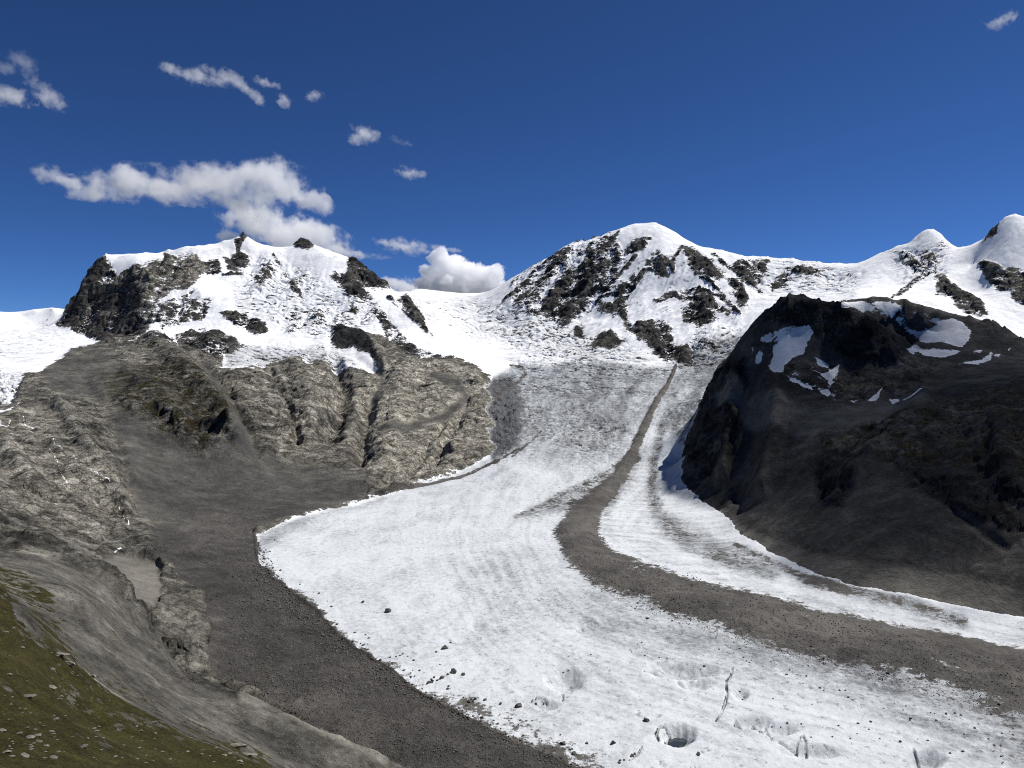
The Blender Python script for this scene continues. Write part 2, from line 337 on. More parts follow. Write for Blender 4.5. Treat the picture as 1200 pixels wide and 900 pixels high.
lay([(560, 700), (700, 690), (900, 770), (1000, 800), (1200, 850), (1200, 870), (900, 800), (700, 730)], 20, (800, 3000), dirt=.34, deb=.12)
lay([(640, 690), (720, 690), (870, 755), (860, 785), (760, 765), (690, 745)], 22, (800, 3000), dirt=.36)
lay([(520, 660), (640, 650), (660, 690), (600, 740), (540, 760), (580, 700)], 26, (800, 3000), dirt=.26)
lay([(330, 660), (450, 640), (430, 680), (380, 690)], 20, (800, 3000), dirt=.02)
# fringe of loose stones along the left edge of the ice
band([(302, 640, 4), (322, 678, 6), (360, 706, 8), (392, 740, 9), (440, 775, 11), (490, 802, 14), (550, 835, 18), (610, 865, 22), (690, 905, 26)], (800, 3000), .9, deb=.52)
# valley of rubble
lay([(300, 627), (305, 660), (340, 690), (375, 715), (400, 745), (440, 770), (480, 800), (540, 835), (600, 865), (690, 905), (690, 1000), (500, 1000), (480, 905), (440, 878), (400, 862), (345, 840), (300, 820), (275, 812), (250, 790),
     (240, 760), (245, 730), (240, 700), (215, 680), (180, 650), (180, 640), (230, 600), (280, 590), (300, 600)], 5, (850, 3200), deb=1, amp=9, tone=.3, rug=.5)
# left flank: pale slabs, grey talus, thin turf
lay([(-270, 490), (20, 480), (90, 500), (140, 560), (160, 615), (120, 640), (60, 640), (-270, 650)], 14, (1150, 4500), tone=.74, rug=1, amp=26)
lay([(0, 590), (40, 605), (66, 630), (50, 640), (0, 640), (-100, 640), (-100, 590)], 6, (1150, 4500), tone=.5, rug=1)
lay([(130, 475), (210, 490), (280, 545), (300, 600), (250, 640), (190, 640), (160, 600), (150, 560)], 12, (1150, 5000), tone=.24, rug=.25, amp=8)
lay([(280, 490), (310, 530), (350, 545), (430, 560), (430, 585), (300, 620), (270, 590), (250, 540)], 8, (1150, 5000), tone=.24, rug=.25, amp=8)
lay([(110, 440), (200, 420), (270, 460), (285, 500), (240, 530), (180, 500), (130, 475)], 12, (2500, 6000), olive=.62, tone=.42, rug=1, amp=40)
lay([(40, 430), (110, 410), (170, 440), (130, 475), (60, 460)], 8, (2500, 6500), tone=.3, rug=.3)
lay([(225, 418), (245, 425), (275, 470), (300, 520), (280, 520), (262, 480), (240, 450)], 4, (2500, 6500), tone=.22, rug=.1)  # smooth moraine strip; its shadow side is painted as a darker tone
lay([(265, 445), (330, 430), (390, 430), (410, 470), (390, 510), (360, 525), (330, 520), (300, 490)], 6, (2500, 6500), tone=.62, rug=1, amp=46)
lay([(370, 492), (405, 480), (415, 500), (405, 515), (372, 517)], 5, (2500, 6500), tone=.42, rug=1, amp=50)
lay([(445, 425), (500, 420), (560, 440), (577, 470), (575, 530), (540, 552), (455, 572), (430, 555), (430, 490), (410, 470)], 6, (2500, 6500), tone=1.0, rug=1, amp=42, olive=.1)
lay([(440, 500), (470, 500), (510, 487), (540, 465), (520, 455), (500, 440), (510, 435), (545, 450), (550, 470), (520, 495), (470, 512), (440, 512)], 4, (2500, 6500), tone=.28, rug=.2)
lay([(430, 470), (445, 450), (440, 432), (450, 430), (452, 450), (440, 480)], 4, (2500, 6500), tone=.3, rug=.2)
lay([(387, 402), (391, 390), (400, 384), (415, 385), (430, 395), (446, 428), (432, 416), (418, 408)], 3, (4500, 7500), tone=.05)
lay([(180, 690), (200, 680), (240, 690), (244, 740), (215, 755), (190, 735)], 6, (1150, 2500), tone=.5, rug=.8)
lay([(120, 655), (150, 650), (185, 660), (192, 685), (180, 712), (150, 700), (125, 675)], 5, (1300, 2500), tone=.42, rug=.05, amp=2, deb=0)
lay([(60, 650), (130, 680), (190, 745), (240, 805), (300, 825), (400, 868), (480, 905), (480, 1000), (300, 1000), (200, 840), (115, 795), (60, 745), (0, 690), (0, 650)], 6, (500, 1150), tone=.46, rug=.6, amp=9)
band([(285, 818, 6), (320, 828, 5), (360, 848, 5), (410, 872, 5), (450, 892, 5)], (750, 1100), .7, tone=.64, rug=.3)
lay([(-270, 660), (-60, 672), (0, 688), (35, 735), (60, 747), (85, 770), (115, 797), (150, 817), (200, 842), (260, 870), (310, 892), (345, 915), (450, 1200), (-270, 1200)], 26, (0, 900), grass=.88, amp=2.5, rug=.3)
ATT["grass"][YY < 300] = 1
lay([(-60, 640), (0, 650), (60, 690), (80, 735), (60, 745), (30, 730), (0, 690), (-60, 670)], 8, (400, 1200), grass=.45)
# rock walls of the left massif
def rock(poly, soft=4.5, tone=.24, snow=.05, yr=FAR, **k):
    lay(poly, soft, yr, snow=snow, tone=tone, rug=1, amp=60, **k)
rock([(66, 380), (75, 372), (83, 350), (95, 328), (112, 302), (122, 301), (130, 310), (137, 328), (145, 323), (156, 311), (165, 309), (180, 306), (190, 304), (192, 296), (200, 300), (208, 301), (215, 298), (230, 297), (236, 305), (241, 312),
      (238, 322), (230, 328), (225, 335), (215, 340), (205, 340), (195, 345), (185, 352), (183, 365), (182, 375), (175, 385), (168, 398), (150, 396), (125, 403), (118, 396), (95, 391), (95, 385), (82, 381)], tone=.5)  # paler tone painted for the sunlit right side of the wall
rock([(66, 380), (75, 372), (83, 350), (95, 328), (112, 302), (122, 301), (137, 328), (155, 312), (166, 350), (170, 395), (125, 403), (95, 390)], tone=.18)  # left face darker: shade beside the arete painted into the rock tone
rock([(240, 308), (248, 302), (257, 305), (262, 318), (255, 322), (242, 321)]); rock([(262, 302), (270, 298), (280, 294), (290, 300), (297, 310), (292, 315), (270, 317), (266, 312)])
rock([(275, 282), (285, 274), (290, 278), (283, 285), (280, 293), (277, 292)], 2.6)
rock([(388, 325), (392, 318), (404, 320), (408, 312), (409, 301), (418, 303), (428, 310), (436, 314), (447, 324), (455, 333), (456, 339), (440, 338), (428, 335), (430, 340), (436, 348), (425, 350), (415, 350), (405, 343), (397, 335)], tone=.22)
rock([(463, 353), (470, 348), (477, 346), (487, 358), (497, 368), (497, 374), (500, 385), (506, 392), (495, 384), (483, 379), (480, 372), (470, 360)])
rock([(344, 289), (352, 279), (361, 282), (368, 288), (360, 291), (355, 290)], 2.6); rock([(340, 335), (350, 338), (356, 350), (353, 354), (350, 348), (343, 338)], 2.6)
rock([(258, 367), (270, 364), (285, 368), (300, 370), (317, 384), (312, 391), (300, 392), (275, 381)]); rock([(346, 361), (350, 362), (345, 375), (338, 380), (337, 375)], 2.6); rock([(350, 376), (362, 375), (364, 385), (355, 387)], 2.6)
rock([(410, 366), (418, 362), (424, 366), (415, 369)], 2.6); rock([(226, 370), (238, 362), (243, 366), (236, 377), (228, 376)], 2.6)
rock([(185, 352), (215, 348), (250, 350), (245, 360), (225, 375), (200, 385), (180, 378)], 5, snow=.52, tone=.4); rock([(205, 395), (235, 385), (262, 390), (285, 405), (265, 415), (245, 415), (225, 408)], 3, snow=.28, tone=.25, yr=(4400, 20000))
rock([(120, 402), (175, 396), (205, 400), (220, 412), (190, 415), (140, 410)], 5, snow=.44, tone=.35); rock([(440, 364), (452, 368), (466, 388), (480, 402), (500, 412), (530, 418), (500, 424), (470, 412), (455, 396)], 3, snow=.3, tone=.2)
rock([(300, 300), (330, 305), (350, 318), (380, 325), (360, 345), (320, 335), (290, 340), (280, 320)], 12, snow=.8, tone=.3); rock([(320, 375), (380, 360), (440, 355), (450, 375), (400, 385), (340, 395)], 10, snow=.78, tone=.3)
# rock ribs of the high wall
rock([(600, 330), (660, 288), (715, 274), (735, 300), (720, 345), (690, 365), (660, 385), (620, 372), (598, 350)], 6, snow=.56, tone=.2)
rock([(625, 370), (640, 350), (660, 328), (680, 310), (690, 300), (700, 288), (712, 277), (729, 270), (722, 280), (716, 290), (700, 300), (690, 308), (683, 325), (678, 345), (660, 365), (640, 373)], 3, snow=.14)
rock([(653, 378), (655, 365), (672, 345), (678, 340), (690, 320), (705, 308), (725, 300), (728, 305), (722, 318), (705, 335), (692, 350), (680, 362), (665, 372)], 3, snow=.16)
rock([(730, 290), (740, 282), (755, 277), (765, 277), (755, 292), (740, 298), (730, 297)], snow=.14); rock([(757, 316), (765, 300), (772, 296), (778, 305), (783, 321), (768, 321)]); rock([(778, 300), (792, 308), (790, 320), (784, 312)], 2.6)
rock([(795, 290), (806, 289), (818, 293), (828, 300), (838, 312), (848, 318), (848, 326), (835, 330), (820, 325), (808, 315), (806, 305), (800, 295)], snow=.1); rock([(860, 310), (880, 305), (900, 305), (895, 330), (888, 335), (870, 330), (862, 322)], 4, snow=.3); rock([(850, 325), (870, 330), (878, 350), (872, 362), (865, 360), (862, 345)], snow=.25)
rock([(767, 350), (790, 342), (820, 343), (835, 352), (845, 360), (858, 367), (852, 370), (838, 362), (830, 365), (840, 370), (838, 378), (820, 382), (800, 378), (800, 365), (810, 360), (805, 352), (785, 350), (770, 357)], snow=.1)
rock([(700, 365), (705, 358), (720, 355), (722, 340), (735, 330), (743, 322), (745, 330), (735, 340), (730, 350), (735, 358), (733, 372), (743, 383), (748, 378), (765, 377), (778, 375), (785, 385), (790, 402), (805, 408), (810, 420), (812, 429), (800, 429), (780, 425), (770, 415), (750, 400), (740, 390), (733, 385), (728, 372), (720, 370), (712, 368)], snow=.06)
rock([(671, 390), (674, 384), (680, 382), (685, 388), (684, 395), (676, 396)]); rock([(690, 398), (700, 392), (712, 388), (724, 395), (735, 401), (725, 408), (710, 409), (695, 404)])
rock([(903, 338), (910, 325), (925, 315), (940, 312), (958, 315), (965, 325), (945, 322), (930, 325), (918, 335), (908, 340)], 3, snow=.42); rock([(1055, 297), (1075, 292), (1095, 297), (1098, 308), (1095, 318), (1080, 325), (1068, 312), (1055, 305)], 3, snow=.45)  # first outline: serac shadows on the ice, painted as thin rock
rock([(1096, 322), (1105, 322), (1115, 332), (1123, 340), (1140, 348), (1152, 358), (1158, 367), (1148, 371), (1135, 368), (1118, 355), (1115, 348), (1098, 345)]); rock([(1145, 307), (1155, 305), (1175, 312), (1210, 320), (1270, 330), (1270, 380), (1200, 360), (1185, 350), (1185, 342), (1165, 338), (1155, 325)])
rock([(1155, 280), (1162, 269), (1171, 261), (1169, 272), (1160, 278)], 2.6); rock([(1052, 346), (1085, 318), (1088, 321), (1055, 347)], 2.6, snow=.2)
for ln in ([(612, 350, 2), (640, 322, 2.4), (668, 292, 2)], [(640, 374, 2.4), (672, 335, 3), (706, 288, 2.4)], [(660, 382, 2.4), (692, 342, 3), (725, 298, 2.2)], [(690, 364, 2), (718, 330, 2.4), (745, 300, 1.8)], [(720, 372, 2.2), (735, 345, 2.4), (760, 310, 1.8)], [(770, 322, 1.8), (788, 304, 2), (800, 288, 1.5)],
           [(812, 312, 2), (845, 345, 2.2), (866, 370, 2)], [(835, 298, 2), (862, 318, 2.2), (892, 342, 1.8)], [(905, 340, 1.8), (925, 315, 2.2), (962, 318, 1.8)], [(1040, 352, 1.5), (1070, 330, 1.6), (1092, 316, 1.8)], [(790, 345, 2), (815, 338, 2), (850, 352, 2)], [(590, 352, 2), (612, 335, 2), (632, 312, 1.6)],
           [(320, 300, 1.5), (336, 322, 2), (352, 345, 1.6)], [(455, 348, 1.6), (478, 366, 2), (500, 390, 1.8)], [(440, 366, 2), (462, 388, 2.4), (490, 412, 2)], [(225, 340, 2), (205, 362, 2.4), (190, 385, 2)], [(262, 322, 1.5), (290, 320, 1.8), (310, 330, 1.5)]):
    band(ln, FAR, .9, snow=.28, rug=1, amp=50, tone=.16)
# the dark mountain
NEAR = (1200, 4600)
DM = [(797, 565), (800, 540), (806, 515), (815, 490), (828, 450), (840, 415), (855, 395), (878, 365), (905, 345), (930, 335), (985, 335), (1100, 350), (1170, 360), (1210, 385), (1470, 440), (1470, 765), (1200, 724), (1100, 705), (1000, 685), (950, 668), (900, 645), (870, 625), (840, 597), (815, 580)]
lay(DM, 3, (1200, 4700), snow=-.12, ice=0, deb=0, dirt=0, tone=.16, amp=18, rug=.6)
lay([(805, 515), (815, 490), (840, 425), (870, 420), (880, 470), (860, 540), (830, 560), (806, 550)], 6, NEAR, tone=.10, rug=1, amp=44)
lay([(960, 440), (1060, 420), (1100, 425), (1080, 460), (1000, 475), (950, 460)], 8, NEAR, tone=.26, rug=1, amp=30)
lay([(930, 425), (985, 440), (980, 470), (930, 455), (915, 440)], 5, NEAR, tone=.22, rug=1, snow=.2)
lay([(840, 455), (900, 460), (960, 480), (1080, 470), (1090, 490), (980, 520), (900, 505), (840, 480)], 8, NEAR, tone=.36, rug=.25)
lay([(960, 510), (1000, 500), (1080, 478), (1200, 445), (1470, 470), (1470, 560), (1200, 562), (1150, 552), (1100, 546), (1050, 546), (1000, 540), (965, 530)], 8, NEAR, olive=.5, tone=.26, rug=.9, amp=32)
lay([(850, 600), (900, 560), (1050, 560), (1150, 600), (1200, 640), (1200, 680), (1000, 660), (900, 625)], 12, NEAR, tone=.22, rug=.4, amp=16)
lay([(860, 612), (900, 628), (960, 650), (1050, 662), (1120, 672), (1200, 692), (1470, 720), (1470, 765), (1200, 724), (1100, 705), (1000, 685), (950, 668), (900, 645), (870, 625)], 4, NEAR, tone=.3, rug=.2, amp=5)
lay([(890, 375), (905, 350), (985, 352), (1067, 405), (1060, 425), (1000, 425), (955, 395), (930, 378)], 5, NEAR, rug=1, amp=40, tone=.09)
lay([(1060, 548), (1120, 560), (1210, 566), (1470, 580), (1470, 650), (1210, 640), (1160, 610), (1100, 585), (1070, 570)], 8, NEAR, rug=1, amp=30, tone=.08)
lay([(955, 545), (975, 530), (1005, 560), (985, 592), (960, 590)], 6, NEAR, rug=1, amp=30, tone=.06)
def patch(poly, soft=2.6, s=1.05, **k):
    lay(poly, soft, NEAR, **{**dict(snow=s - .1, amp=10, ice=.55, dirt=.3), **k})
patch([(890, 403), (895, 392), (908, 387), (930, 380), (946, 380), (953, 388), (948, 402), (943, 417), (930, 420), (920, 428), (919, 438), (905, 436), (900, 430), (908, 418), (905, 402)]); patch([(885, 398), (908, 388), (907, 395), (897, 402)])
patch([(955, 418), (972, 428), (970, 432), (958, 427)]); patch([(960, 440), (972, 432), (985, 426), (977, 445), (972, 452)]); patch([(960, 455), (972, 455), (970, 467), (963, 462)]); patch([(993, 470), (1005, 469), (1000, 474)]); patch([(1018, 471), (1028, 460), (1034, 456), (1028, 471)])
patch([(1043, 468), (1052, 470), (1047, 474)]); patch([(1060, 471), (1075, 465), (1089, 458), (1070, 470)]); patch([(923, 442), (950, 453), (952, 457), (930, 448)]); patch([(880, 404), (885, 408), (882, 416)]); patch([(887, 411), (894, 412), (890, 426), (885, 425)])
patch([(985, 353), (1040, 353), (1060, 358), (1052, 366), (1046, 372), (1030, 370), (1005, 364), (985, 360)]); patch([(1055, 362), (1075, 362), (1100, 372), (1130, 378), (1138, 388), (1136, 400), (1125, 408), (1105, 401), (1085, 402), (1072, 398), (1062, 393), (1055, 385), (1050, 375)], 3, .95)
patch([(1060, 365), (1085, 372), (1100, 380), (1085, 385), (1065, 380)], 3, .35); patch([(1075, 409), (1125, 414), (1110, 419), (1085, 417)]); patch([(1125, 427), (1150, 424), (1163, 411), (1160, 422), (1145, 429)]); patch([(1060, 408), (1075, 405), (1082, 411), (1070, 415)]); patch([(1140, 412), (1152, 409), (1148, 414)]); patch([(1165, 416), (1172, 414), (1170, 418)]); patch([(1178, 408), (1185, 406), (1182, 412)])
patch([(895, 520), (912, 512), (925, 512), (905, 530)], 3, .42)  # sunlit rock flecks on the shaded cliff, painted as sparse snow

# thin white runnels down the slabs, a last snow patch in the gorge
for ln in ([(0, 486, 3), (12, 484, 2), (22, 478, 1)], [(0, 500, 2), (8, 505, 1.2), (12, 498, .8)], [(22, 490, .9), (32, 500, 1.2), (40, 506, 1)], [(52, 517, .8), (60, 528, .9), (66, 542, .9), (72, 556, .9), (78, 568, .6)], [(58, 516, .6), (68, 526, .7), (74, 532, .5)], [(86, 538, .8), (91, 548, .8), (96, 553, .6)],
           [(106, 552, .7), (116, 562, .9), (128, 576, 1), (137, 590, 1), (143, 602, 1), (149, 612, .9), (152, 622, .7)], [(113, 561, .7), (122, 574, .8), (132, 586, .7)], [(135, 650, 1.5), (143, 646, 1.8)], [(185, 760, 1.2), (195, 761, 1.6)], [(96, 853, .1), (97, 854, .1)]):
    band([(c_, r_, w_ * .55) for c_, r_, w_ in ln], (900, 4600), 1.0, snow=.6)
# ---------------------------------------------------------------- relief finer than the survey
amp, rug = ATT["amp"], ATT["rug"]
wx = fbm(XX / 900, YY / 900, 4, seed=3) * 300; wy = fbm(XX / 900, YY / 900, 4, seed=11) * 300
big = ridged((XX + wx) / 560, (YY + wy) / 560, 8, .55, seed=21) - .5
mid = ridged((XX + wx * .6) / 170, (YY + wy * .6) / 170, 6, .6, seed=31) - .5
fine = fbm((XX + wx * .4) / 60, (YY + wy * .4) / 60, 6, .6, seed=41)
soft_ = fbm(XX / 330, YY / 330, 4, .45, seed=61)
# water- and ice-worn gullies that run down the fall line of the surveyed surface, each octave following the last
def worn(lam0, octv, gain, seed, sel):
    gzy = np.gradient(ZZ, axis=0) / np.gradient(YY, axis=0)
    # slope at constant Y needs the grid's own X step, and its fan shape
    gx = np.gradient(ZZ, axis=1) / np.gradient(XX, axis=1); gy = gzy - gx * (XX / YY)
    gx, gy = gx[sel], gy[sel]; x, y = XX[sel], YY[sel]
    sl = np.hypot(gx, gy) + 1e-6; gx, gy = gx / sl * np.minimum(sl * 2.2, 1), gy / sl * np.minimum(sl * 2.2, 1)
    tot = np.zeros(x.shape, np.float32); a_ = 1.0; nrm_ = 0; lam = lam0; ex = np.zeros(x.shape, np.float32); ey = np.zeros(x.shape, np.float32)
    for o_ in range(octv):
        dx, dy = -(gy + ey), gx + ex                       # across the fall line
        px_, py_ = x / lam + 17.3 * o_, y / lam + 5.1 * o_
        ix, iy = np.floor(px_), np.floor(py_); fx, fy = (px_ - ix).astype(np.float32), (py_ - iy).astype(np.float32)
        ix = ix.astype(np.int64); iy = iy.astype(np.int64)
        va = 0; vd = 0; wt = 0
        for i_ in (-1, 0, 1, 2):
            for j_ in (-1, 0, 1, 2):
                hsh = _perm[(ix - i_ + _perm[(iy - j_ + seed + o_ * 91) & 4095]) & 4095]
                qx = fx + i_ - .5 - .5 * (_gx[hsh] * .5); qy = fy + j_ - .5 - .5 * (_gy[hsh] * .5)
                w_ = np.exp(-2.2 * (qx * qx + qy * qy)); mg = (qx * dx + qy * dy) * 6.2832
                va = va + np.cos(mg) * w_; vd = vd - np.sin(mg) * w_; wt = wt + w_
        va = va / wt; vd = vd / wt
        tot += a_ * va; nrm_ += a_
        ex = ex + vd * dx * 1.1; ey = ey + vd * dy * 1.1
        a_ *= gain; lam /= 2.0
    return tot / nrm_
h = np.zeros(YY.shape)
sel = np.nonzero((amp > 9) & (YY > 1100) & (YY < 9000))
wr = worn(330.0, 6, .56, 300, sel)
# snow lies in the gullies and leaves the ribs bare
rk = sstep(34, 58, amp[sel]) * (YY[sel] > 5000)
ATT["snow"][sel] += (rk * (.12 - .85 * wr)).astype(np.float32)
h[sel] += wr * np.minimum(amp[sel], 60) * (.35 + .65 * rug[sel]) * .95 * sstep(9, 16, amp[sel])
h += ATT["grass"] * (1.6 * fbm(XX / 9, YY / 9, 4, .6, seed=221) + 2.2 * fbm(XX / 38, YY / 38, 3, .5, seed=223))
h += amp * (rug * (big * .5 + mid * .25 + fine * .16) + (1 - rug) * (soft_ * .8 + fine * .2))
h *= sstep(150, 500, YY) * (1 - .75 * sstep(700, 400, YY))
# the ribs of the high wall run down to the left
lw = sdist([(590, 345), (650, 280), (740, 258), (800, 270), (860, 300), (860, 370), (800, 400), (700, 400), (620, 385)], PC, PR) if False else None
i = window([(560, 240), (900, 440)], 0, 5600, 8200)
ca, sa = math.cos(R(38)), math.sin(R(38))
along = XX[i] * ca + YY[i] * sa; across = -XX[i] * sa + YY[i] * ca
wmask = sstep(-14, 10, sdist([(590, 345), (650, 282), (740, 260), (800, 270), (880, 300), (880, 365), (815, 430), (700, 410), (620, 385)], PC[i], PR[i]))
h[i] += wmask * 62 * (ridged((across + wx[i] * .35) / 210, along / 900, 6, .56, seed=121) - .45) * sstep(7750, 7300, YY[i])
# crevassed ice
ice = ATT["ice"] * (1 - ATT["deb"] * .6)
cre = ridged((XX + wx * .3) / 70, (YY + wy * .3) / 46, 5, .62, seed=81) - .5
ck = 1 - np.abs(perlin((XX + wx * .5) / 150, (YY + wy * .5) / 44, 191) + .35 * perlin(XX / 40, YY / 17, 193))
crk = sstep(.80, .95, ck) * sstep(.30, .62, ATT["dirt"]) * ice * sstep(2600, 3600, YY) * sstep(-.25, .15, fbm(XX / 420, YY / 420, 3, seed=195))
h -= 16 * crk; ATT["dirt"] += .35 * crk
ser = np.zeros(YY.shape, np.float32)
for poly, v_ in (([(550, 356), (600, 352), (640, 385), (700, 400), (775, 425), (700, 428), (620, 415), (570, 390)], 1), ([(815, 385), (885, 385), (870, 430), (800, 432)], 1.1), ([(270, 335), (350, 318), (440, 350), (450, 375), (380, 400), (330, 385), (280, 365)], .7),
                 ([(890, 305), (960, 308), (1010, 320), (1000, 345), (940, 345), (890, 340)], .9), ([(0, 385), (70, 385), (110, 400), (60, 412), (0, 425), (-200, 425), (-200, 385)], .35), ([(1040, 292), (1110, 285), (1110, 320), (1060, 330)], .8), ([(262, 405), (390, 405), (430, 428), (330, 430), (270, 438)], .7), ([(0, 435), (30, 440), (20, 480), (0, 492), (-200, 495), (-200, 440)], 1.1)):
    i = window(poly, 14, 3500, 9000); ser[i] = np.maximum(ser[i], v_ * sstep(-9, 9, sdist(poly, WX[i], WY[i])))
i = window([(450, 338), (615, 405)], 6, 5000, 9200); ser[i] = np.maximum(ser[i], .55 * sstep(-9, 9, sdist([(470, 352), (600, 350), (615, 400), (560, 400), (500, 372)], WX[i], WY[i])))
i = window([(560, 400), (800, 450)], 6, 4500, 7500); ser[i] = np.maximum(ser[i], .8 * sstep(-12, 12, sdist([(590, 408), (690, 418), (790, 430), (780, 445), (700, 438), (610, 436)], WX[i], WY[i])))
ser *= sstep(.3, .8, ATT["snow"])
blk = ridged((XX + wx * .6) / 105, (YY + wy * .6) / 64, 5, .62, seed=211) - .5
ck2 = sstep(.84, .96, 1 - np.abs(perlin((XX + wx) / 190, (YY + wy) / 60, 213)))
h += ser * (30 * blk - 20 * ck2); ATT["dirt"] += ser * (.35 * ck2 + .22 * np.clip(-blk * 2.2, -.3, 1)); ATT["ice"] = np.maximum(ATT["ice"], .4 * ser)
h += ice * ATT["dirt"] * 27 * cre * sstep(2300, 3600, YY) + ice * (5.5 * soft_ + 1.0 * fbm(XX / 16, YY / 16, 4, .6, seed=91)) + ATT["deb"] * (8 * fbm(XX / 110, YY / 110, 3, .5, seed=97) + 5 * fbm(XX / 30, YY / 30, 6, .66, seed=95))
# the medial debris ridge stands a little proud of the ice
i = window(D1, 60, 900, 6500)
h[i] += 9 * (1 - sstep(.2, 1.25, ldist(D1, PC[i], PR[i])))
# melt hollows and channels of the lower tongue
def hollow(c, r, rx, ry, depth, dirt=.3):
    i = window([(c - rx * 2, r - ry * 2), (c + rx * 2, r + ry * 2)], 2, 800, 2500)
    q = np.hypot((PC[i] - c) / rx, (PR[i] - r) / ry) + .18 * fbm(PC[i] / 14, PR[i] / 9, 3, seed=131)
    g = 1 - sstep(.25, 1.15, q)
    h[i] -= 1.5 * depth * g; ATT["dirt"][i] += .3 * dirt * g; ATT["deb"][i] *= 1 - g  # also greys the hollow in colour, standing in for its bluish shade
def groove(line, depth, dirt=.8):
    i = window(line, 12, 800, 4000)
    g = 1 - sstep(.3, 1.0, ldist(line, PC[i], PR[i]))
    h[i] -= .8 * depth * g; ATT["dirt"][i] = np.maximum(ATT["dirt"][i], dirt * .6 * g)  # channel darkened in colour too: painted shadow and blue-dark ice
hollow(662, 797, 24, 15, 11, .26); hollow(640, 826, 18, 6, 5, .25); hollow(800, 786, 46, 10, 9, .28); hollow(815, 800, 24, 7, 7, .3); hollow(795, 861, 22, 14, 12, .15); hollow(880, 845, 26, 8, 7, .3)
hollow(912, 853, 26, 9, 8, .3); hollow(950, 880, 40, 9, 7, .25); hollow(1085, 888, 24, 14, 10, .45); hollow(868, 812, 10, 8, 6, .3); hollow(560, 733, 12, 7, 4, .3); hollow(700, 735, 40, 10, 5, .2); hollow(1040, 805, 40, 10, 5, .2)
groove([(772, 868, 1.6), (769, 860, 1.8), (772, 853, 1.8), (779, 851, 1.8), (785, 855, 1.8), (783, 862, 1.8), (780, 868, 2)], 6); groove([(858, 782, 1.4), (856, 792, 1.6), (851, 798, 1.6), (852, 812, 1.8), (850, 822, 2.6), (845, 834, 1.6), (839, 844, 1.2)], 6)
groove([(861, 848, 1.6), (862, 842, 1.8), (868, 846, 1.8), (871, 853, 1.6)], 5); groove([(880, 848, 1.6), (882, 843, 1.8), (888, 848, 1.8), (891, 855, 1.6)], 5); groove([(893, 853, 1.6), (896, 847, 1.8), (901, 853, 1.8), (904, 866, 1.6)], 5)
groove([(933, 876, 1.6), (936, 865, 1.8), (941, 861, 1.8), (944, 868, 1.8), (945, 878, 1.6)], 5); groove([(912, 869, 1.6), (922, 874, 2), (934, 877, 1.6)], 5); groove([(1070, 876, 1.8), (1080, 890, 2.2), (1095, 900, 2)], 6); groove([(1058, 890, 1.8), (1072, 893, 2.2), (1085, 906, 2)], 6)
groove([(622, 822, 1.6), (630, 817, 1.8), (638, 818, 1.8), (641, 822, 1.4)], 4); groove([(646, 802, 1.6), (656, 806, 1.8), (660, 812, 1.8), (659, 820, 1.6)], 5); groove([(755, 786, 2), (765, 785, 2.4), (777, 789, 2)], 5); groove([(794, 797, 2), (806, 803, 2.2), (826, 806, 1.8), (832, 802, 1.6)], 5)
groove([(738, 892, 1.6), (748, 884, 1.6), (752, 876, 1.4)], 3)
# gorge that cuts the near side of the rubble valley, and the stream runnels
def cut(line, depth, y0=900, y1=2500):
    i = window(line, 20, y0, y1); h[i] -= depth * (1 - sstep(.2, 1.4, ldist(line, PC[i], PR[i])))
cut([(130, 692, 2), (175, 712, 3), (178, 735, 4), (195, 755, 5), (205, 775, 5), (225, 800, 5), (238, 812, 4), (280, 835, 3)], 10)
# dirty streaks drawn out along the flow, beside the medial debris
i = window(D1, 320, 1000, 6300)
dd = ldist([(c_, r_, 1) for c_, r_, _ in D1], PC[i], PR[i])
side = np.where(PC[i] > 680, 1.0, .8)
st = fbm(dd / 7.0 + 2.2 * fbm(XX[i] / 500, YY[i] / 500, 3, seed=185), PR[i] / 90, 5, .62, seed=181)
st = st + .9 * fbm(dd / 22.0 + 1.5 * fbm(XX[i] / 700, YY[i] / 700, 3, seed=186), PR[i] / 160, 4, .55, seed=184) * sstep(560, 490, PR[i])
ATT["dirt"][i] += ATT["ice"][i] * (1 - ATT["deb"][i]) * st * .38 * sstep(330, 60, dd) * side
# ogives: darker bands across the right-hand ice stream
og = sdist([(690, 600), (720, 560), (752, 520), (800, 520), (850, 600), (900, 650), (860, 690), (760, 660), (700, 630)], PC[i], PR[i])
ATT["dirt"][i] += ATT["ice"][i] * sstep(-12, 12, og) * .13 * (.4 + .9 * np.clip(fbm(XX[i] / 200, YY[i] / 200, 3, seed=189) + .3, 0, 1)) * np.sin((YY[i] + 40 * fbm(XX[i] / 120, YY[i] / 120, 3, seed=187) + .15 * XX[i]) * 2 * np.pi / 62)
# larger forms the survey points are too sparse for: spurs (height > 0) and ravines (height < 0)
def form(line, height, yr, sharp=False):
    i = window(line, max(p[2] for p in line) * 1.5, *yr)
    q = ldist(line, PC[i], PR[i]) * (1 + .35 * fbm(XX[i] / 130, YY[i] / 130, 4, seed=151))
    h[i] += height * ((np.clip(1 - q, 0, 1) ** 1.3) if sharp else (1 - sstep(0, 1.3, q)))
LM = (2300, 6800)
form([(393, 425, 10), (402, 455, 12), (400, 480, 14), (388, 512, 16)], -75, LM); form([(432, 470, 12), (428, 500, 12), (424, 540, 12)], -55, LM); form([(285, 440, 26), (310, 470, 26), (335, 500, 20)], 40, LM)
form([(345, 430, 18), (362, 470, 18), (365, 510, 14)], 45, LM); form([(318, 440, 6), (338, 480, 7), (350, 520, 7)], -34, LM, True); form([(470, 440, 16), (466, 480, 18), (450, 540, 14)], 34, LM); form([(520, 500, 8), (500, 530, 8), (480, 565, 8)], -26, LM, True)
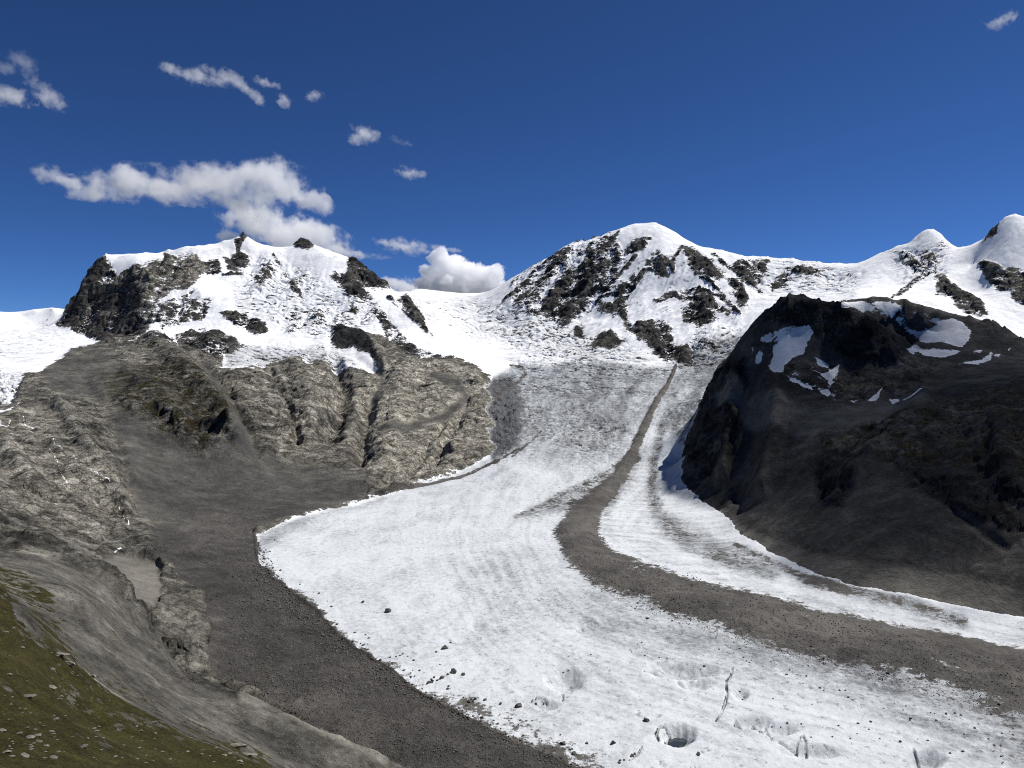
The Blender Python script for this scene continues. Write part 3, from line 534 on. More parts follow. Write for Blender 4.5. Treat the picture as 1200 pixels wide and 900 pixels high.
form([(548, 470, 8), (530, 510, 9), (505, 550, 8)], -28, LM, True); form([(182, 400, 14), (215, 430, 18), (250, 470, 18), (280, 510, 12)], 60, LM); form([(232, 420, 6), (262, 450, 8), (285, 490, 9), (300, 530, 9)], -32, LM)
form([(150, 440, 12), (190, 470, 14), (220, 510, 14)], 30, LM); form([(100, 450, 10), (130, 500, 10), (150, 560, 8)], -14, LM); form([(30, 500, 9), (80, 550, 9), (130, 600, 8)], -13, LM, True); form([(70, 480, 10), (105, 530, 12), (150, 600, 9)], 26, LM)
form([(0, 520, 14), (40, 570, 14), (80, 610, 10)], 26, LM); form([(395, 388, 7), (420, 395, 9), (442, 412, 8), (450, 430, 6)], 45, (4500, 7500)); form([(388, 408, 7), (415, 415, 7), (440, 434, 7)], -30, (4500, 7500))
DMY = (1300, 4600)
form([(860, 450, 12), (850, 500, 12), (845, 560, 10)], 55, DMY); form([(885, 470, 14), (880, 520, 14), (865, 580, 10)], -28, DMY); form([(910, 470, 14), (905, 520, 16), (890, 575, 12)], 45, DMY); form([(960, 545, 14), (965, 580, 12)], -16, DMY)
form([(1080, 470, 16), (1040, 520, 16), (1000, 560, 12)], 26, DMY); form([(1060, 500, 8), (1045, 545, 8)], -11, DMY); form([(1120, 480, 10), (1145, 540, 10)], -11, DMY); form([(1165, 490, 16), (1180, 560, 16)], 22, DMY)
form([(1075, 560, 8), (1110, 590, 8), (1180, 640, 8)], -9, DMY)
ZZ = ZZ + h
# crags: rock is displaced along its own normal by solid noise, so that cliffs get ledges and clefts too
def normals():
    ax = np.stack([np.gradient(q, axis=1) for q in (XX, YY, ZZ)], -1); ay = np.stack([np.gradient(q, axis=0) for q in (XX, YY, ZZ)], -1)
    nn = np.cross(ax, ay); return nn / np.linalg.norm(nn, axis=-1, keepdims=True)
NN = normals()
rocky = np.clip(amp / 40, 0, 1.6) * sstep(.5, .9, rug) * (1 - .55 * sstep(.4, .9, ATT["snow"])) * (1 - ATT["ice"])
i = np.nonzero((rocky > .05) & (YY > 1150))
x, y, z = XX[i], YY[i], ZZ[i]
wz = perlin3(x / 300, y / 300, z / 300, 7) * 60
acc = 0; a_ = 1.0; tot = 0; wgt = 1.0
for o_ in range(7):
    f_ = 2.1 ** o_ / 190.0
    rr_ = 1 - np.abs(perlin3((x + wz) * f_, (y - wz) * f_, (z * 1.5 + wz) * f_, 201 + o_)); rr_ = rr_ ** 2
    acc = acc + a_ * rr_ * wgt; tot += a_; a_ *= .58; wgt = np.clip(rr_ * 1.7, 0, 1)
dsp = (acc / tot - .42) * 27 * rocky[i]
XX[i] += NN[i][:, 0] * dsp; YY[i] += NN[i][:, 1] * dsp; ZZ[i] += NN[i][:, 2] * dsp
# ---------------------------------------------------------------- ground material
class NT:
    def __init__(self, mat):
        self.t = mat.node_tree; self.n = self.t.nodes; self.l = self.t.links
    def node(self, typ, **k):
        nd = self.n.new(typ)
        for a, v in k.items(): setattr(nd, a, v)
        return nd
    def put(self, sock, v):
        if hasattr(v, "links") or isinstance(v, bpy.types.NodeSocket): self.l.new(v, sock)
        else: sock.default_value = v
    def math(self, op, a, b=0.0, c=0.0, clamp=False):
        nd = self.node("ShaderNodeMath", operation=op, use_clamp=clamp)
        for s_, v in zip(nd.inputs, (a, b, c)): self.put(s_, v)
        return nd.outputs[0]
    def attr(self, name):
        nd = self.node("ShaderNodeAttribute", attribute_name=name); return nd.outputs["Fac"]
    def mix(self, f, a, b):
        nd = self.node("ShaderNodeMix", data_type='RGBA', clamp_factor=True)
        self.put(nd.inputs[0], f)
        for s_, v in ((nd.inputs[6], a), (nd.inputs[7], b)):
            if isinstance(v, tuple): v = (*v, 1.0) if len(v) == 3 else v
            self.put(s_, v)
        return nd.outputs[2]
    def step(self, x, a, b):
        nd = self.node("ShaderNodeMapRange", interpolation_type='SMOOTHSTEP'); self.put(nd.inputs[0], x); self.put(nd.inputs[1], a); self.put(nd.inputs[2], b)
        return nd.outputs[0]
    def noise(self, vec, lam, detail=6.0, rough=.55, dist=0.0):
        nd = self.node("ShaderNodeTexNoise"); self.put(nd.inputs["Vector"], vec)
        nd.inputs["Scale"].default_value = 1.0 / lam; nd.inputs["Detail"].default_value = detail; nd.inputs["Roughness"].default_value = rough; nd.inputs["Distortion"].default_value = dist
        return nd.outputs["Fac"]
    def scale(self, vec, f):
        nd = self.node("ShaderNodeVectorMath", operation='MULTIPLY'); self.put(nd.inputs[0], vec); nd.inputs[1].default_value = f
        return nd.outputs[0]
    def gray(self, col, f):        # colour times a factor
        nd = self.node("ShaderNodeVectorMath", operation='SCALE'); self.put(nd.inputs[0], col); self.put(nd.inputs[3], f)
        return nd.outputs[0]

def ground_material():
    m = bpy.data.materials.new("ground"); m.use_nodes = True
    k = NT(m); bs = k.n["Principled BSDF"]
    geo = k.node("ShaderNodeNewGeometry"); pos = geo.outputs["Position"]
    sep = k.node("ShaderNodeSeparateXYZ"); k.l.new(geo.outputs["True Normal"], sep.inputs[0]); nz = sep.outputs[2]
    A_ = {n_: k.attr(n_) for n_ in ("snow", "ice", "deb", "grass", "tone", "olive", "dirt", "rug")}
    def cn(vec, lam, detail=8.0, rough=.6, dist=0.0, lo=.30, hi=.70):      # noise stretched to the full 0..1
        return k.step(k.noise(vec, lam, detail, rough, dist), lo, hi)
    def cen(x, amt):
        return k.math('MULTIPLY', k.math('SUBTRACT', x, .5), amt)
    n_big = cn(pos, 300, 11, .62)
    n_mid = cn(pos, 55, 10, .68, .5)
    n_fin = cn(pos, 9, 8, .74)
    n_str = cn(k.scale(pos, (1, 1, 1.5)), 80, 12, .74, .3, .32, .68)
    # rock
    tone = k.math('ADD', A_["tone"], k.math('MULTIPLY', k.math('MULTIPLY', cen(n_big, .38), k.math('ADD', .5, A_["tone"])), k.math('ADD', .3, k.math('MULTIPLY', A_["rug"], .7))))
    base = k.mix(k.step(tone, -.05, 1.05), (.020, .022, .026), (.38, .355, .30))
    olv = k.step(k.math('ADD', A_["olive"], cen(n_mid, 1.1)), .35, .85)
    base = k.mix(olv, base, (.040, .035, .017))
    contrast = k.math('ADD', .22, k.math('MULTIPLY', A_["rug"], .9))
    f = k.math('ADD', k.math('ADD', cen(n_str, 1.15), cen(n_mid, .75)), cen(n_fin, .8))
    f = k.math('MAXIMUM', k.math('ADD', 1.0, k.math('MULTIPLY', f, contrast)), .16)
    # joints: blocks of slightly different tone with dark cracks between, at two sizes
    wob = k.node("ShaderNodeTexNoise"); k.put(wob.inputs["Vector"], pos); wob.inputs["Scale"].default_value = 1 / 45.0; wob.inputs["Detail"].default_value = 5
    wv = k.node("ShaderNodeVectorMath", operation='MULTIPLY_ADD'); k.l.new(wob.outputs["Color"], wv.inputs[0]); wv.inputs[1].default_value = (46, 46, 46); k.l.new(pos, wv.inputs[2])
    def joints(lam):
        ve = k.node("ShaderNodeTexVoronoi", feature='DISTANCE_TO_EDGE'); vc = k.node("ShaderNodeTexVoronoi", feature='F1')
        for v_ in (ve, vc): k.l.new(k.scale(wv.outputs[0], (1, 1, .55)), v_.inputs["Vector"]); v_.inputs["Scale"].default_value = 1 / lam
        sc = k.node("ShaderNodeSeparateColor"); k.l.new(vc.outputs["Color"], sc.inputs[0])
        return k.step(ve.outputs["Distance"], .0, .09), sc.outputs[0]
    e1, c1 = joints(58.0); e2, c2 = joints(17.0)
    crk_ = k.step(A_["rug"], .45, 1.0)
    blk_ = k.math('ADD', cen(c1, .55), cen(c2, .5))
    blk_ = k.math('ADD', 1.0, k.math('MULTIPLY', blk_, contrast))
    blk_ = k.math('MULTIPLY', blk_, k.math('ADD', k.math('SUBTRACT', 1.0, k.math('MULTIPLY', crk_, .55)), k.math('MULTIPLY', k.math('MULTIPLY', e1, k.math('ADD', .4, k.math('MULTIPLY', e2, .6))), k.math('MULTIPLY', crk_, .62))))
    rock_c = k.gray(base, k.math('MAXIMUM', k.math('MULTIPLY', f, blk_), .12))
    # rubble
    reb = k.mix(n_big, (.062, .0585, .055), (.125, .117, .108))
    reb = k.gray(reb, k.math('ADD', .45, k.math('ADD', k.math('MULTIPLY', cn(pos, 5, 7, .8), .6), k.math('MULTIPLY', n_mid, .5))))
    # turf with stones
    turf = k.mix(k.math('ADD', k.math('MULTIPLY', cn(pos, 16, 9, .72), .75), k.math('MULTIPLY', n_mid, .25)), (.032, .0285, .008), (.098, .086, .026))
    turf = k.gray(turf, k.math('ADD', .35, k.math('MULTIPLY', cn(pos, 2.2, 7, .82), 1.2)))
    g_m = k.step(k.math('ADD', A_["grass"], k.math('ADD', cen(n_mid, .75), cen(cn(pos, 14, 8, .75), .65))), .40, .58)
    land = k.mix(g_m, rock_c, turf)
    # snow and ice
    dn = cn(k.scale(pos, (1.0, .5, 1.0)), 110, 12, .7, .9)
    dn2 = cn(pos, 12, 8, .78)
    dirt = k.math('ADD', A_["dirt"], k.math('ADD', cen(dn, .48), cen(dn2, .5)))
    ice_c = k.mix(k.step(dirt, -.15, 1.15), (.60, .63, .655), (.12, .128, .138))
    pits = k.step(k.math('ADD', k.noise(k.scale(pos, (1, .8, 1)), 13, 6, .8), k.math('MULTIPLY', A_["dirt"], .13)), .58, .66)
    ice_c = k.mix(k.math('MULTIPLY', pits, .62), ice_c, (.11, .11, .115))
    sn = cn(k.scale(pos, (1, 1, 2.2)), 170, 11, .64, .7)
    snow_c = k.mix(k.math('MULTIPLY', k.step(sn, .45, 1.0), .55), (.90, .905, .915), (.56, .58, .61))  # grey-blue mottling painted in as shading on the snow
    white = k.mix(A_["ice"], snow_c, ice_c)
    d_m = k.math('ADD', A_["deb"], k.math('ADD', cen(cn(pos, 20, 10, .82), .8), cen(cn(pos, 140, 7, .65), .5)))
    d_m = k.math('MULTIPLY', k.step(d_m, .46, .58), k.step(A_["deb"], .03, .2))
    edge = k.math('ADD', k.math('ADD', k.math('ADD', cen(n_str, .62), cen(n_mid, .3)), cen(cn(pos, 130, 11, .7), .5)), k.math('MULTIPLY', k.math('SUBTRACT', nz, .70), 1.0))
    s_m = k.math('MULTIPLY', k.step(k.math('ADD', A_["snow"], k.math('SUBTRACT', edge, .03)), .44, .56), k.step(A_["snow"], .0, .1))
    col = k.mix(s_m, land, white)
    col = k.mix(d_m, col, reb)
    k.l.new(col, bs.inputs["Base Color"])
    bs.inputs["Roughness"].default_value = .85
    bs.inputs["Specular IOR Level"].default_value = .1
    # grain
    hgt = k.math('ADD', k.math('MULTIPLY', n_str, 1.0), k.math('MULTIPLY', n_fin, .16))
    hgt = k.math('ADD', k.math('MULTIPLY', hgt, k.math('MULTIPLY', k.math('SUBTRACT', 1.0, s_m), k.math('ADD', .18, k.math('MULTIPLY', A_["rug"], .82)))), k.math('MULTIPLY', k.math('MULTIPLY', dn2, s_m), k.math('ADD', .02, k.math('MULTIPLY', A_["dirt"], .16))))
    bp = k.node("ShaderNodeBump"); bp.inputs["Strength"].default_value = 1.0; bp.inputs["Distance"].default_value = 14.0
    k.l.new(hgt, bp.inputs["Height"]); k.l.new(bp.outputs[0], bs.inputs["Normal"])
    return m
GROUND = ground_material()

# ---------------------------------------------------------------- ground meshes, one per landform
def mk(name, sel):
    """mesh of the grid cells where sel is true"""
    r, c = XX.shape
    idx = np.arange(r * c).reshape(r, c)
    q = np.stack([idx[:-1, :-1], idx[:-1, 1:], idx[1:, 1:], idx[1:, :-1]], -1)[sel]
    used = np.zeros(r * c, bool); used[q.ravel()] = True
    remap = np.cumsum(used) - 1
    q = remap[q].astype(np.int32)
    me = bpy.data.meshes.new(name)
    co = np.stack([XX, YY, ZZ], -1).reshape(-1, 3)[used].astype(np.float32)
    me.vertices.add(len(co)); me.vertices.foreach_set("co", co.ravel())
    me.loops.add(q.size); me.loops.foreach_set("vertex_index", q.ravel())
    me.polygons.add(len(q)); me.polygons.foreach_set("loop_start", np.arange(0, q.size, 4, dtype=np.int32))
    me.update(calc_edges=True)
    me.polygons.foreach_set("use_smooth", np.ones(len(q), bool))
    for kk in ("snow", "ice", "deb", "grass", "tone", "olive", "dirt", "rug"):
        at = me.attributes.new(kk, 'FLOAT', 'POINT'); at.data.foreach_set("value", np.ascontiguousarray(ATT[kk].ravel()[used], dtype=np.float32))
    me.materials.append(GROUND)
    o = bpy.data.objects.new(name, me); C.objects.link(o)
    o["kind"] = "structure"
    return o
def cellpoly(poly, yr):
    i = window(poly, 2, *yr); out = np.zeros(YY.shape, bool)
    out[i] = sdist(poly, PC[i], PR[i]) > 0
    return out[:-1, :-1]
near_hill = (YY < 1250)[:-1, :-1] & (cellpoly([(-270, 640), (60, 640), (130, 675), (190, 745), (240, 805), (300, 822), (400, 868), (490, 908), (700, 1300), (-270, 1300)], (0, 1250)) | (YY < 800)[:-1, :-1])
ice_f = cellpoly(ICE, (800, 6400)) & ~near_hill
dark_m = cellpoly(DM, (1200, 4700)) & ~ice_f
high = (YY > 4700)[:-1, :-1] & ~ice_f & ~dark_m
high |= cellpoly([(-270, 345), (110, 345), (125, 402), (85, 410), (50, 436), (30, 440), (22, 455), (15, 480), (0, 492), (-270, 495)], (3500, 20000))
rest = ~(near_hill | ice_f | dark_m | high)
left_m = high & (PC < 500)[:-1, :-1]
right_m = high & ~left_m
for nm, sel in (("grassy_hill", near_hill), ("glacier", ice_f), ("dark_mountain", dark_m), ("snow_mountain", left_m), ("snow_mountain", right_m), ("rocky_hillside_terrain", rest)):
    mk(nm, sel)
# ---------------------------------------------------------------- clouds, beyond the mountains
def cloud_material(name, ells, dens, lam, thr, soft, contrast):
    """ells: soft ellipsoids (centre, radii) whose union the wisps fill; all in object space (metres)"""
    m = bpy.data.materials.new(name); m.use_nodes = True
    k = NT(m); k.n.remove(k.n["Principled BSDF"])
    out = k.n["Material Output"]
    tc = k.node("ShaderNodeTexCoord"); pos = tc.outputs["Object"]
    nz = k.node("ShaderNodeTexNoise"); k.l.new(pos, nz.inputs["Vector"]); nz.inputs["Scale"].default_value = 1 / (lam * .8); nz.inputs["Detail"].default_value = 3
    off = k.node("ShaderNodeVectorMath", operation='MULTIPLY_ADD'); k.l.new(nz.outputs["Color"], off.inputs[0]); off.inputs[1].default_value = (lam * .55,) * 3; off.inputs[2].default_value = (-lam * .275,) * 3
    ad = k.node("ShaderNodeVectorMath", operation='ADD'); k.l.new(pos, ad.inputs[0]); k.l.new(off.outputs[0], ad.inputs[1])
    best = None
    for (c, r, rot) in ells:
        sub = k.node("ShaderNodeVectorMath", operation='SUBTRACT'); k.l.new(ad.outputs[0], sub.inputs[0]); sub.inputs[1].default_value = c
        v = sub.outputs[0]
        if rot:
            ro = k.node("ShaderNodeVectorRotate", rotation_type='Y_AXIS'); k.l.new(v, ro.inputs["Vector"]); ro.inputs["Angle"].default_value = rot; v = ro.outputs[0]
        dv = k.node("ShaderNodeVectorMath", operation='DIVIDE'); k.l.new(v, dv.inputs[0]); dv.inputs[1].default_value = r
        ln = k.node("ShaderNodeVectorMath", operation='LENGTH'); k.l.new(dv.outputs[0], ln.inputs[0])
        e = k.math('SUBTRACT', 1.0, ln.outputs["Value"])
        best = e if best is None else k.math('SMOOTH_MAX', best, e, .25)
    n = k.noise(pos, lam, 9, .66)
    e = k.math('ADD', best, k.math('MULTIPLY', k.math('SUBTRACT', n, .5), contrast))
    d = k.math('MULTIPLY', k.step(e, thr, thr + soft), dens)
    vs = k.node("ShaderNodeVolumeScatter"); vs.inputs["Color"].default_value = (.995, .995, .995, 1); vs.inputs["Anisotropy"].default_value = .0
    k.l.new(d, vs.inputs["Density"]); k.l.new(vs.outputs[0], out.inputs["Volume"])
    m.cycles.volume_step_rate = .09
    return m
import bmesh
def cloud(label, Y, blobs, dens=.006, thr=.12, soft=.6, contrast=3.0, depth=1.0, lam=None, name="cloud"):
    """blobs: (column, row, half width, half height[, tilt in degrees]) as seen from the viewpoint, turned into real sizes at distance Y"""
    s = Y / F
    c0 = np.mean([b[0] for b in blobs]); r0 = np.mean([b[1] for b in blobs])
    org = Vector(((c0 - CX) * s, Y, (HY - r0) * s))
    ells = []; bm = bmesh.new()
    rnd = random.Random(int(c0 * 7 + r0))
    for b in blobs:
        c, r, a, hgt = b[:4]; rot = R(b[4]) if len(b) > 4 else 0.0
        ctr = Vector(((c - c0) * s, rnd.uniform(-.25, .25) * a * s * .4, (r0 - r) * s)); rad = (a * s, max(hgt, min(a, hgt * 2.2)) * s * depth, hgt * s)
        ells.append((tuple(ctr), rad, -rot))
        M4 = Matrix.Translation(ctr) @ Matrix.Rotation(rot, 4, 'Y') @ Matrix.Diagonal((*(x * 1.28 for x in rad), 1))
        bmesh.ops.create_icosphere(bm, subdivisions=3, radius=1.0, matrix=M4)
    me = bpy.data.meshes.new(name); bm.to_mesh(me); bm.free()
    o = bpy.data.objects.new(name, me); C.objects.link(o); o.location = org
    if len(blobs) > 1:             # one closed skin around the overlapping puffs
        md = o.modifiers.new("union", 'REMESH'); md.mode = 'VOXEL'; md.voxel_size = max(20.0, min(b[3] for b in blobs) * s / 5)
        ev = o.evaluated_get(bpy.context.evaluated_depsgraph_get()); me2 = bpy.data.meshes.new_from_object(ev)
        o.modifiers.clear(); o.data = me2; me2.name = name
    lam = lam or np.median([b[3] for b in blobs]) * s * 1.6
    o.data.materials.clear(); o.data.materials.append(cloud_material("cloud", ells, dens, lam, thr, soft, contrast))
    o["label"] = label; o["category"] = "cloud"; o["group"] = "clouds in the blue sky"
    return o
CB = 16500
cloud("long white cloud bank stretching over the broad rocky snow massif", CB, [(58, 206, 20, 11), (80, 213, 26, 9, 12), (110, 220, 40, 13), (150, 214, 44, 19), (190, 218, 40, 19), (230, 217, 44, 20), (270, 216, 44, 20), (310, 206, 34, 24), (335, 218, 36, 24), (362, 236, 26, 15, 20), (300, 232, 34, 18), (275, 240, 34, 13, 20)], dens=.0026, contrast=5.25, soft=.75)
cloud("rounded white cloud rising just behind the summit ridge under the long bank", CB + 900, [(290, 252, 40, 14), (330, 270, 46, 22, 8), (300, 262, 34, 14), (370, 278, 40, 18, 14), (392, 291, 30, 10, 10), (350, 290, 50, 16), (412, 297, 26, 5, 4)], dens=.0036, contrast=4.55, soft=.7)
cloud("small white puff touching the ridge beside the pointed summit", CB, [(262, 274, 12, 9), (274, 279, 12, 8)], dens=.006)
cloud("tall bright cumulus heaped up behind the snow saddle", 15200, [(516, 303, 15, 14), (528, 314, 26, 20), (508, 322, 16, 18), (552, 322, 24, 17), (578, 322, 15, 15), (540, 335, 50, 18), (586, 336, 14, 10), (566, 334, 26, 16), (500, 334, 16, 12)], dens=.010, thr=.14, soft=.14, contrast=2.6, lam=420)
cloud("low pale cloud lying along the snow saddle beside the cumulus", 15800, [(468, 333, 24, 10), (500, 336, 34, 12), (530, 340, 30, 12), (484, 340, 40, 10)], dens=.005, contrast=3.15)
cloud("thin flat cloud streak hanging above the snow saddle", CB, [(452, 284, 14, 5, 10), (474, 289, 28, 9, 8), (494, 293, 12, 6), (515, 291, 26, 4, 6)], dens=.0035, contrast=4.55, soft=.8)
cloud("faint thin veil of cloud trailing off the summit cloud", CB, [(425, 299, 22, 4), (448, 302, 16, 3)], dens=.002, contrast=4.2, soft=.8)
cloud("small ragged cloud high in the middle of the blue sky", CB, [(423, 155, 16, 9, 12), (431, 160, 14, 8), (418, 163, 12, 6)], dens=.003, contrast=4.9, soft=.8)
cloud("tiny oval cloud puff above the flat streak", CB, [(478, 202, 14, 7, 8), (490, 205, 14, 4)], dens=.003, contrast=4.55, soft=.8)
cloud("barely visible wisp beside the small ragged cloud", CB, [(464, 163, 8, 4, 20), (476, 168, 10, 3, 10)], dens=.0012, contrast=4.55, soft=.8)
cloud("long thin wispy cloud high above the long bank", CB, [(203, 82, 16, 7, 10), (228, 88, 26, 9, 6), (258, 91, 26, 9, 8), (280, 98, 22, 8, 35), (297, 111, 16, 7, 40), (312, 97, 14, 6, 15)], dens=.0022, contrast=4.9, soft=.8)
cloud("small bright puff at the tail of the long wispy cloud", CB, [(331, 116, 9, 8, 30), (336, 121, 7, 6)], dens=.003, contrast=4.02, soft=.55)
cloud("tiny lone puff next to the tail of the wispy cloud", CB, [(368, 112, 11, 6)], dens=.0022, contrast=4.02, soft=.55)
cloud("flat pale cloud cut off by the left edge of the picture", CB, [(-20, 112, 40, 10), (12, 113, 24, 10, 4)], dens=.003, contrast=4.55, soft=.8)
cloud("slanting ragged cloud beside the flat pale one near the left edge", CB, [(46, 103, 16, 12, 20), (58, 114, 20, 10, 30), (70, 121, 12, 6, 30)], dens=.0022, contrast=4.9, soft=.8)
cloud("dim shredded cloud above the slanting one near the left edge", CB, [(22, 70, 18, 10), (32, 80, 10, 14), (4, 78, 16, 8)], dens=.0009, contrast=4.9, soft=.9)
cloud("curled white wisp alone in the upper right of the sky", CB, [(1163, 29, 10, 6, -10), (1175, 24, 14, 8, -25), (1181, 20, 10, 6)], dens=.0024, contrast=4.9, soft=.8)

# the cloud whose shadow lies on the dark mountain: it hangs high beside the view, out of the frame
edge_pts = [(1470, 745, 1440), (1200, 700, 1560), (1100, 686, 1640), (1000, 668, 1740), (950, 650, 1860), (922, 624, 2100), (893, 598, 2360), (866, 572, 2600), (846, 545, 2850), (836, 515, 3050), (848, 462, 3300), (866, 415, 3400), (885, 370, 3420), (925, 345, 3350), (985, 350, 3500), (1060, 352, 3600), (1120, 362, 3500), (1170, 372, 3350), (1215, 400, 3100), (1470, 445, 2400)]
HC = 2750.0
pl = []
for c_, r_, Y_ in edge_pts:
    X_, Z_ = (c_ - CX) / F * Y_, (HY - r_) / F * Y_
    q_ = (HC - Z_) / sdir.z; pl.append((X_ + sdir.x * q_, Y_ + sdir.y * q_))
pl = np.array(pl); cxy = pl.mean(0)
bm = bmesh.new(); rings = []
for k_, (sc_, dz_) in enumerate(((.80, -85), (.96, -60), (1.0, 0), (.93, 90), (.72, 160), (.4, 205))):
    ring_ = []
    for a_, b_ in zip(pl, np.roll(pl, -1, 0)):
        for f_ in (0, .25, .5, .75):
            q_ = cxy + (a_ + (b_ - a_) * f_ - cxy) * sc_
            nz_ = mnoise.fractal(Vector((q_[0] / 330, q_[1] / 330, dz_ / 200)), .6, 2.0, 4)
            q_ = cxy + (q_ - cxy) * (1 + .035 * nz_)
            ring_.append(bm.verts.new((q_[0] - cxy[0], q_[1] - cxy[1], dz_ + 55 * nz_)))
    rings.append(ring_)
for r0_, r1_ in zip(rings, rings[1:]):
    for j_ in range(len(r0_)):
        bm.faces.new((r0_[j_], r0_[(j_ + 1) % len(r0_)], r1_[(j_ + 1) % len(r0_)], r1_[j_]))
for ring_, zc_ in ((rings[0], -95), (rings[-1], 220)):
    v_ = bm.verts.new((0, 0, zc_))
    for j_ in range(len(ring_)): bm.faces.new((ring_[j_], ring_[(j_ + 1) % len(ring_)], v_))
bmesh.ops.recalc_face_normals(bm, faces=bm.faces[:])
me = bpy.data.meshes.new("cloud"); bm.to_mesh(me); bm.free()
cm = bpy.data.materials.new("thin_cloud"); cm.use_nodes = True; ck_ = NT(cm); ck_.n.remove(ck_.n["Principled BSDF"])
vs = ck_.node("ShaderNodeVolumeScatter"); vs.inputs["Color"].default_value = (.995, .995, .995, 1); vs.inputs["Density"].default_value = .0049; ck_.l.new(vs.outputs[0], ck_.n["Material Output"].inputs["Volume"])
me.materials.append(cm)
o = bpy.data.objects.new("cloud", me); C.objects.link(o); o.location = (cxy[0], cxy[1], HC)
o["label"] = "broad flat cloud hanging high over the dark mountain and shading it"; o["category"] = "cloud"; o["group"] = "clouds in the blue sky"
# ---------------------------------------------------------------- stones
RP = HY - ZZ / YY * F          # sight row of the finished ground
def ground_at(c, r, ymin=250):
    j = int(np.argmin(np.abs(cols - c))); col = RP[:, j]
    k = np.nonzero((rows > ymin) & (col <= r))[0][0]
    a = (col[k - 1] - r) / max(col[k - 1] - col[k], 1e-6); a = min(max(a, 0), 1)
    Y = rows[k - 1] + a * (rows[k] - rows[k - 1]); Z = ZZ[k - 1, j] + a * (ZZ[k, j] - ZZ[k - 1, j])
    return Vector(((cols[j] - CX) / F * Y, Y, Z))
def stone_material(name, dark, pale, lam):
    m = bpy.data.materials.new(name); m.use_nodes = True; k = NT(m); bs = k.n["Principled BSDF"]
    tc = k.node("ShaderNodeTexCoord"); oi = k.node("ShaderNodeObjectInfo")
    n = k.step(k.noise(tc.outputs["Object"], lam, 8, .7), .33, .68)
    c = k.gray(k.mix(n, dark, pale), k.math('ADD', .7, k.math('MULTIPLY', oi.outputs["Random"], .6)))
    k.l.new(c, bs.inputs["Base Color"]); bs.inputs["Roughness"].default_value = .9; bs.inputs["Specular IOR Level"].default_value = .15
    b = k.node("ShaderNodeBump"); b.inputs["Distance"].default_value = lam * .3; k.l.new(n, b.inputs["Height"]); k.l.new(b.outputs[0], bs.inputs["Normal"])
    return m
def stone_bm(seed, sub=2, flat=.7):
    rnd = random.Random(seed); bm = bmesh.new(); bmesh.ops.create_icosphere(bm, subdivisions=sub, radius=.5)
    cuts = [(Vector((rnd.gauss(0, 1), rnd.gauss(0, 1), rnd.gauss(.25, .8))).normalized(), rnd.uniform(.26, .42)) for _ in range(9)]
    sx, sy = rnd.uniform(.85, 1.25), rnd.uniform(.75, 1.05)
    for v in bm.verts:
        p = v.co.copy()
        for nn, dd in cuts:              # split faces
            e = p.dot(nn) - dd
            if e > 0: p -= nn * e
        p *= 1 + .16 * mnoise.noise(p * 4.2 + Vector((seed, 0, 0)))
        v.co = Vector((p.x * sx * 1.25, p.y * sy * 1.25, p.z * flat * 1.25))
    return bm
DARKSTONE = stone_material("dark_stone", (.055, .053, .051), (.12, .115, .108), .35)
PALESTONE = stone_material("pale_stone", (.09, .082, .07), (.23, .212, .18), .3)
def protos(n, mat, name, flat):
    out = []
    for s_ in range(n):
        bm = stone_bm(s_ + 3, 2, flat); me = bpy.data.meshes.new(name); bm.to_mesh(me); bm.free(); me.materials.append(mat); out.append(me)
    return out
BM_, PM_ = protos(7, DARKSTONE, "boulder", .75), protos(7, PALESTONE, "stone", .55)
rnd = random.Random(5)
def stone(meshes, name, c, r, wpx, label, cat, group, squash=(1, 1, 1), ymin=250):
    p = ground_at(c, r, ymin); s_ = wpx * p.y / F
    o = bpy.data.objects.new(name, rnd.choice(meshes)); C.objects.link(o)
    o.location = p + Vector((0, 0, .14 * s_ * squash[2])); o.scale = (s_ * squash[0], s_ * squash[1], s_ * squash[2])
    o.rotation_euler = (rnd.uniform(-.15, .15), rnd.uniform(-.15, .15), rnd.uniform(-.5, .5) if squash != (1, 1, 1) else rnd.uniform(0, 6.28))
    o["label"] = label; o["category"] = cat
    if group: o["group"] = group
    return o
# boulders one can pick out on the ice
G1 = "boulders lying on the glacier ice"
for c, r, w_, lb in [(455, 717, 8, "large dark boulder alone on the smooth white ice above the rubble edge"), (425, 706, 4.5, "small dark boulder on the clean ice just above the larger lone one"), (521, 760, 7, "dark boulder at the lower end of a thin dirty streak on the ice"),
                     (532, 788, 8, "wide dark boulder topping the diagonal chain of stones on the ice"), (543, 791, 5.5, "round dark boulder just past the end of the diagonal stone chain"), (758, 845, 6.5, "lone dark boulder on clean ice above the curled meltwater channel"),
                     (719, 871, 6, "dark boulder beside the row of stones below the meltwater pond"), (660, 872, 6, "dark boulder on the thin dirty line close to the rubble edge"), (818, 884, 5, "small lone boulder on white ice below the meltwater pond"), (608, 828, 7, "dark boulder at the tail of the hooked ice ledge")]:
    stone(BM_, "boulder", c, r, w_, lb, "boulder", G1)
LG = "dark angular boulder lying among many others on the white glacier ice"
spots = []
def along(line, n, spread, lo, hi, off=0.0):
    L = np.array(line, float); seg = np.hypot(*np.diff(L, axis=0).T); cum = np.concatenate([[0], np.cumsum(seg)])
    for _ in range(n):
        t = rnd.uniform(0, cum[-1]); i_ = min(int(np.searchsorted(cum, t, 'right')) - 1, len(seg) - 1); f_ = (t - cum[i_]) / seg[i_]
        q = L[i_] + (L[i_ + 1] - L[i_]) * f_; nrm = np.array([-(L[i_ + 1] - L[i_])[1], (L[i_ + 1] - L[i_])[0]]) / seg[i_]
        dlt = -abs(rnd.gauss(0, spread)) + off
        spots.append((*(q + nrm * dlt), rnd.uniform(lo, hi) * (1.5 if rnd.random() < .12 else 1)))
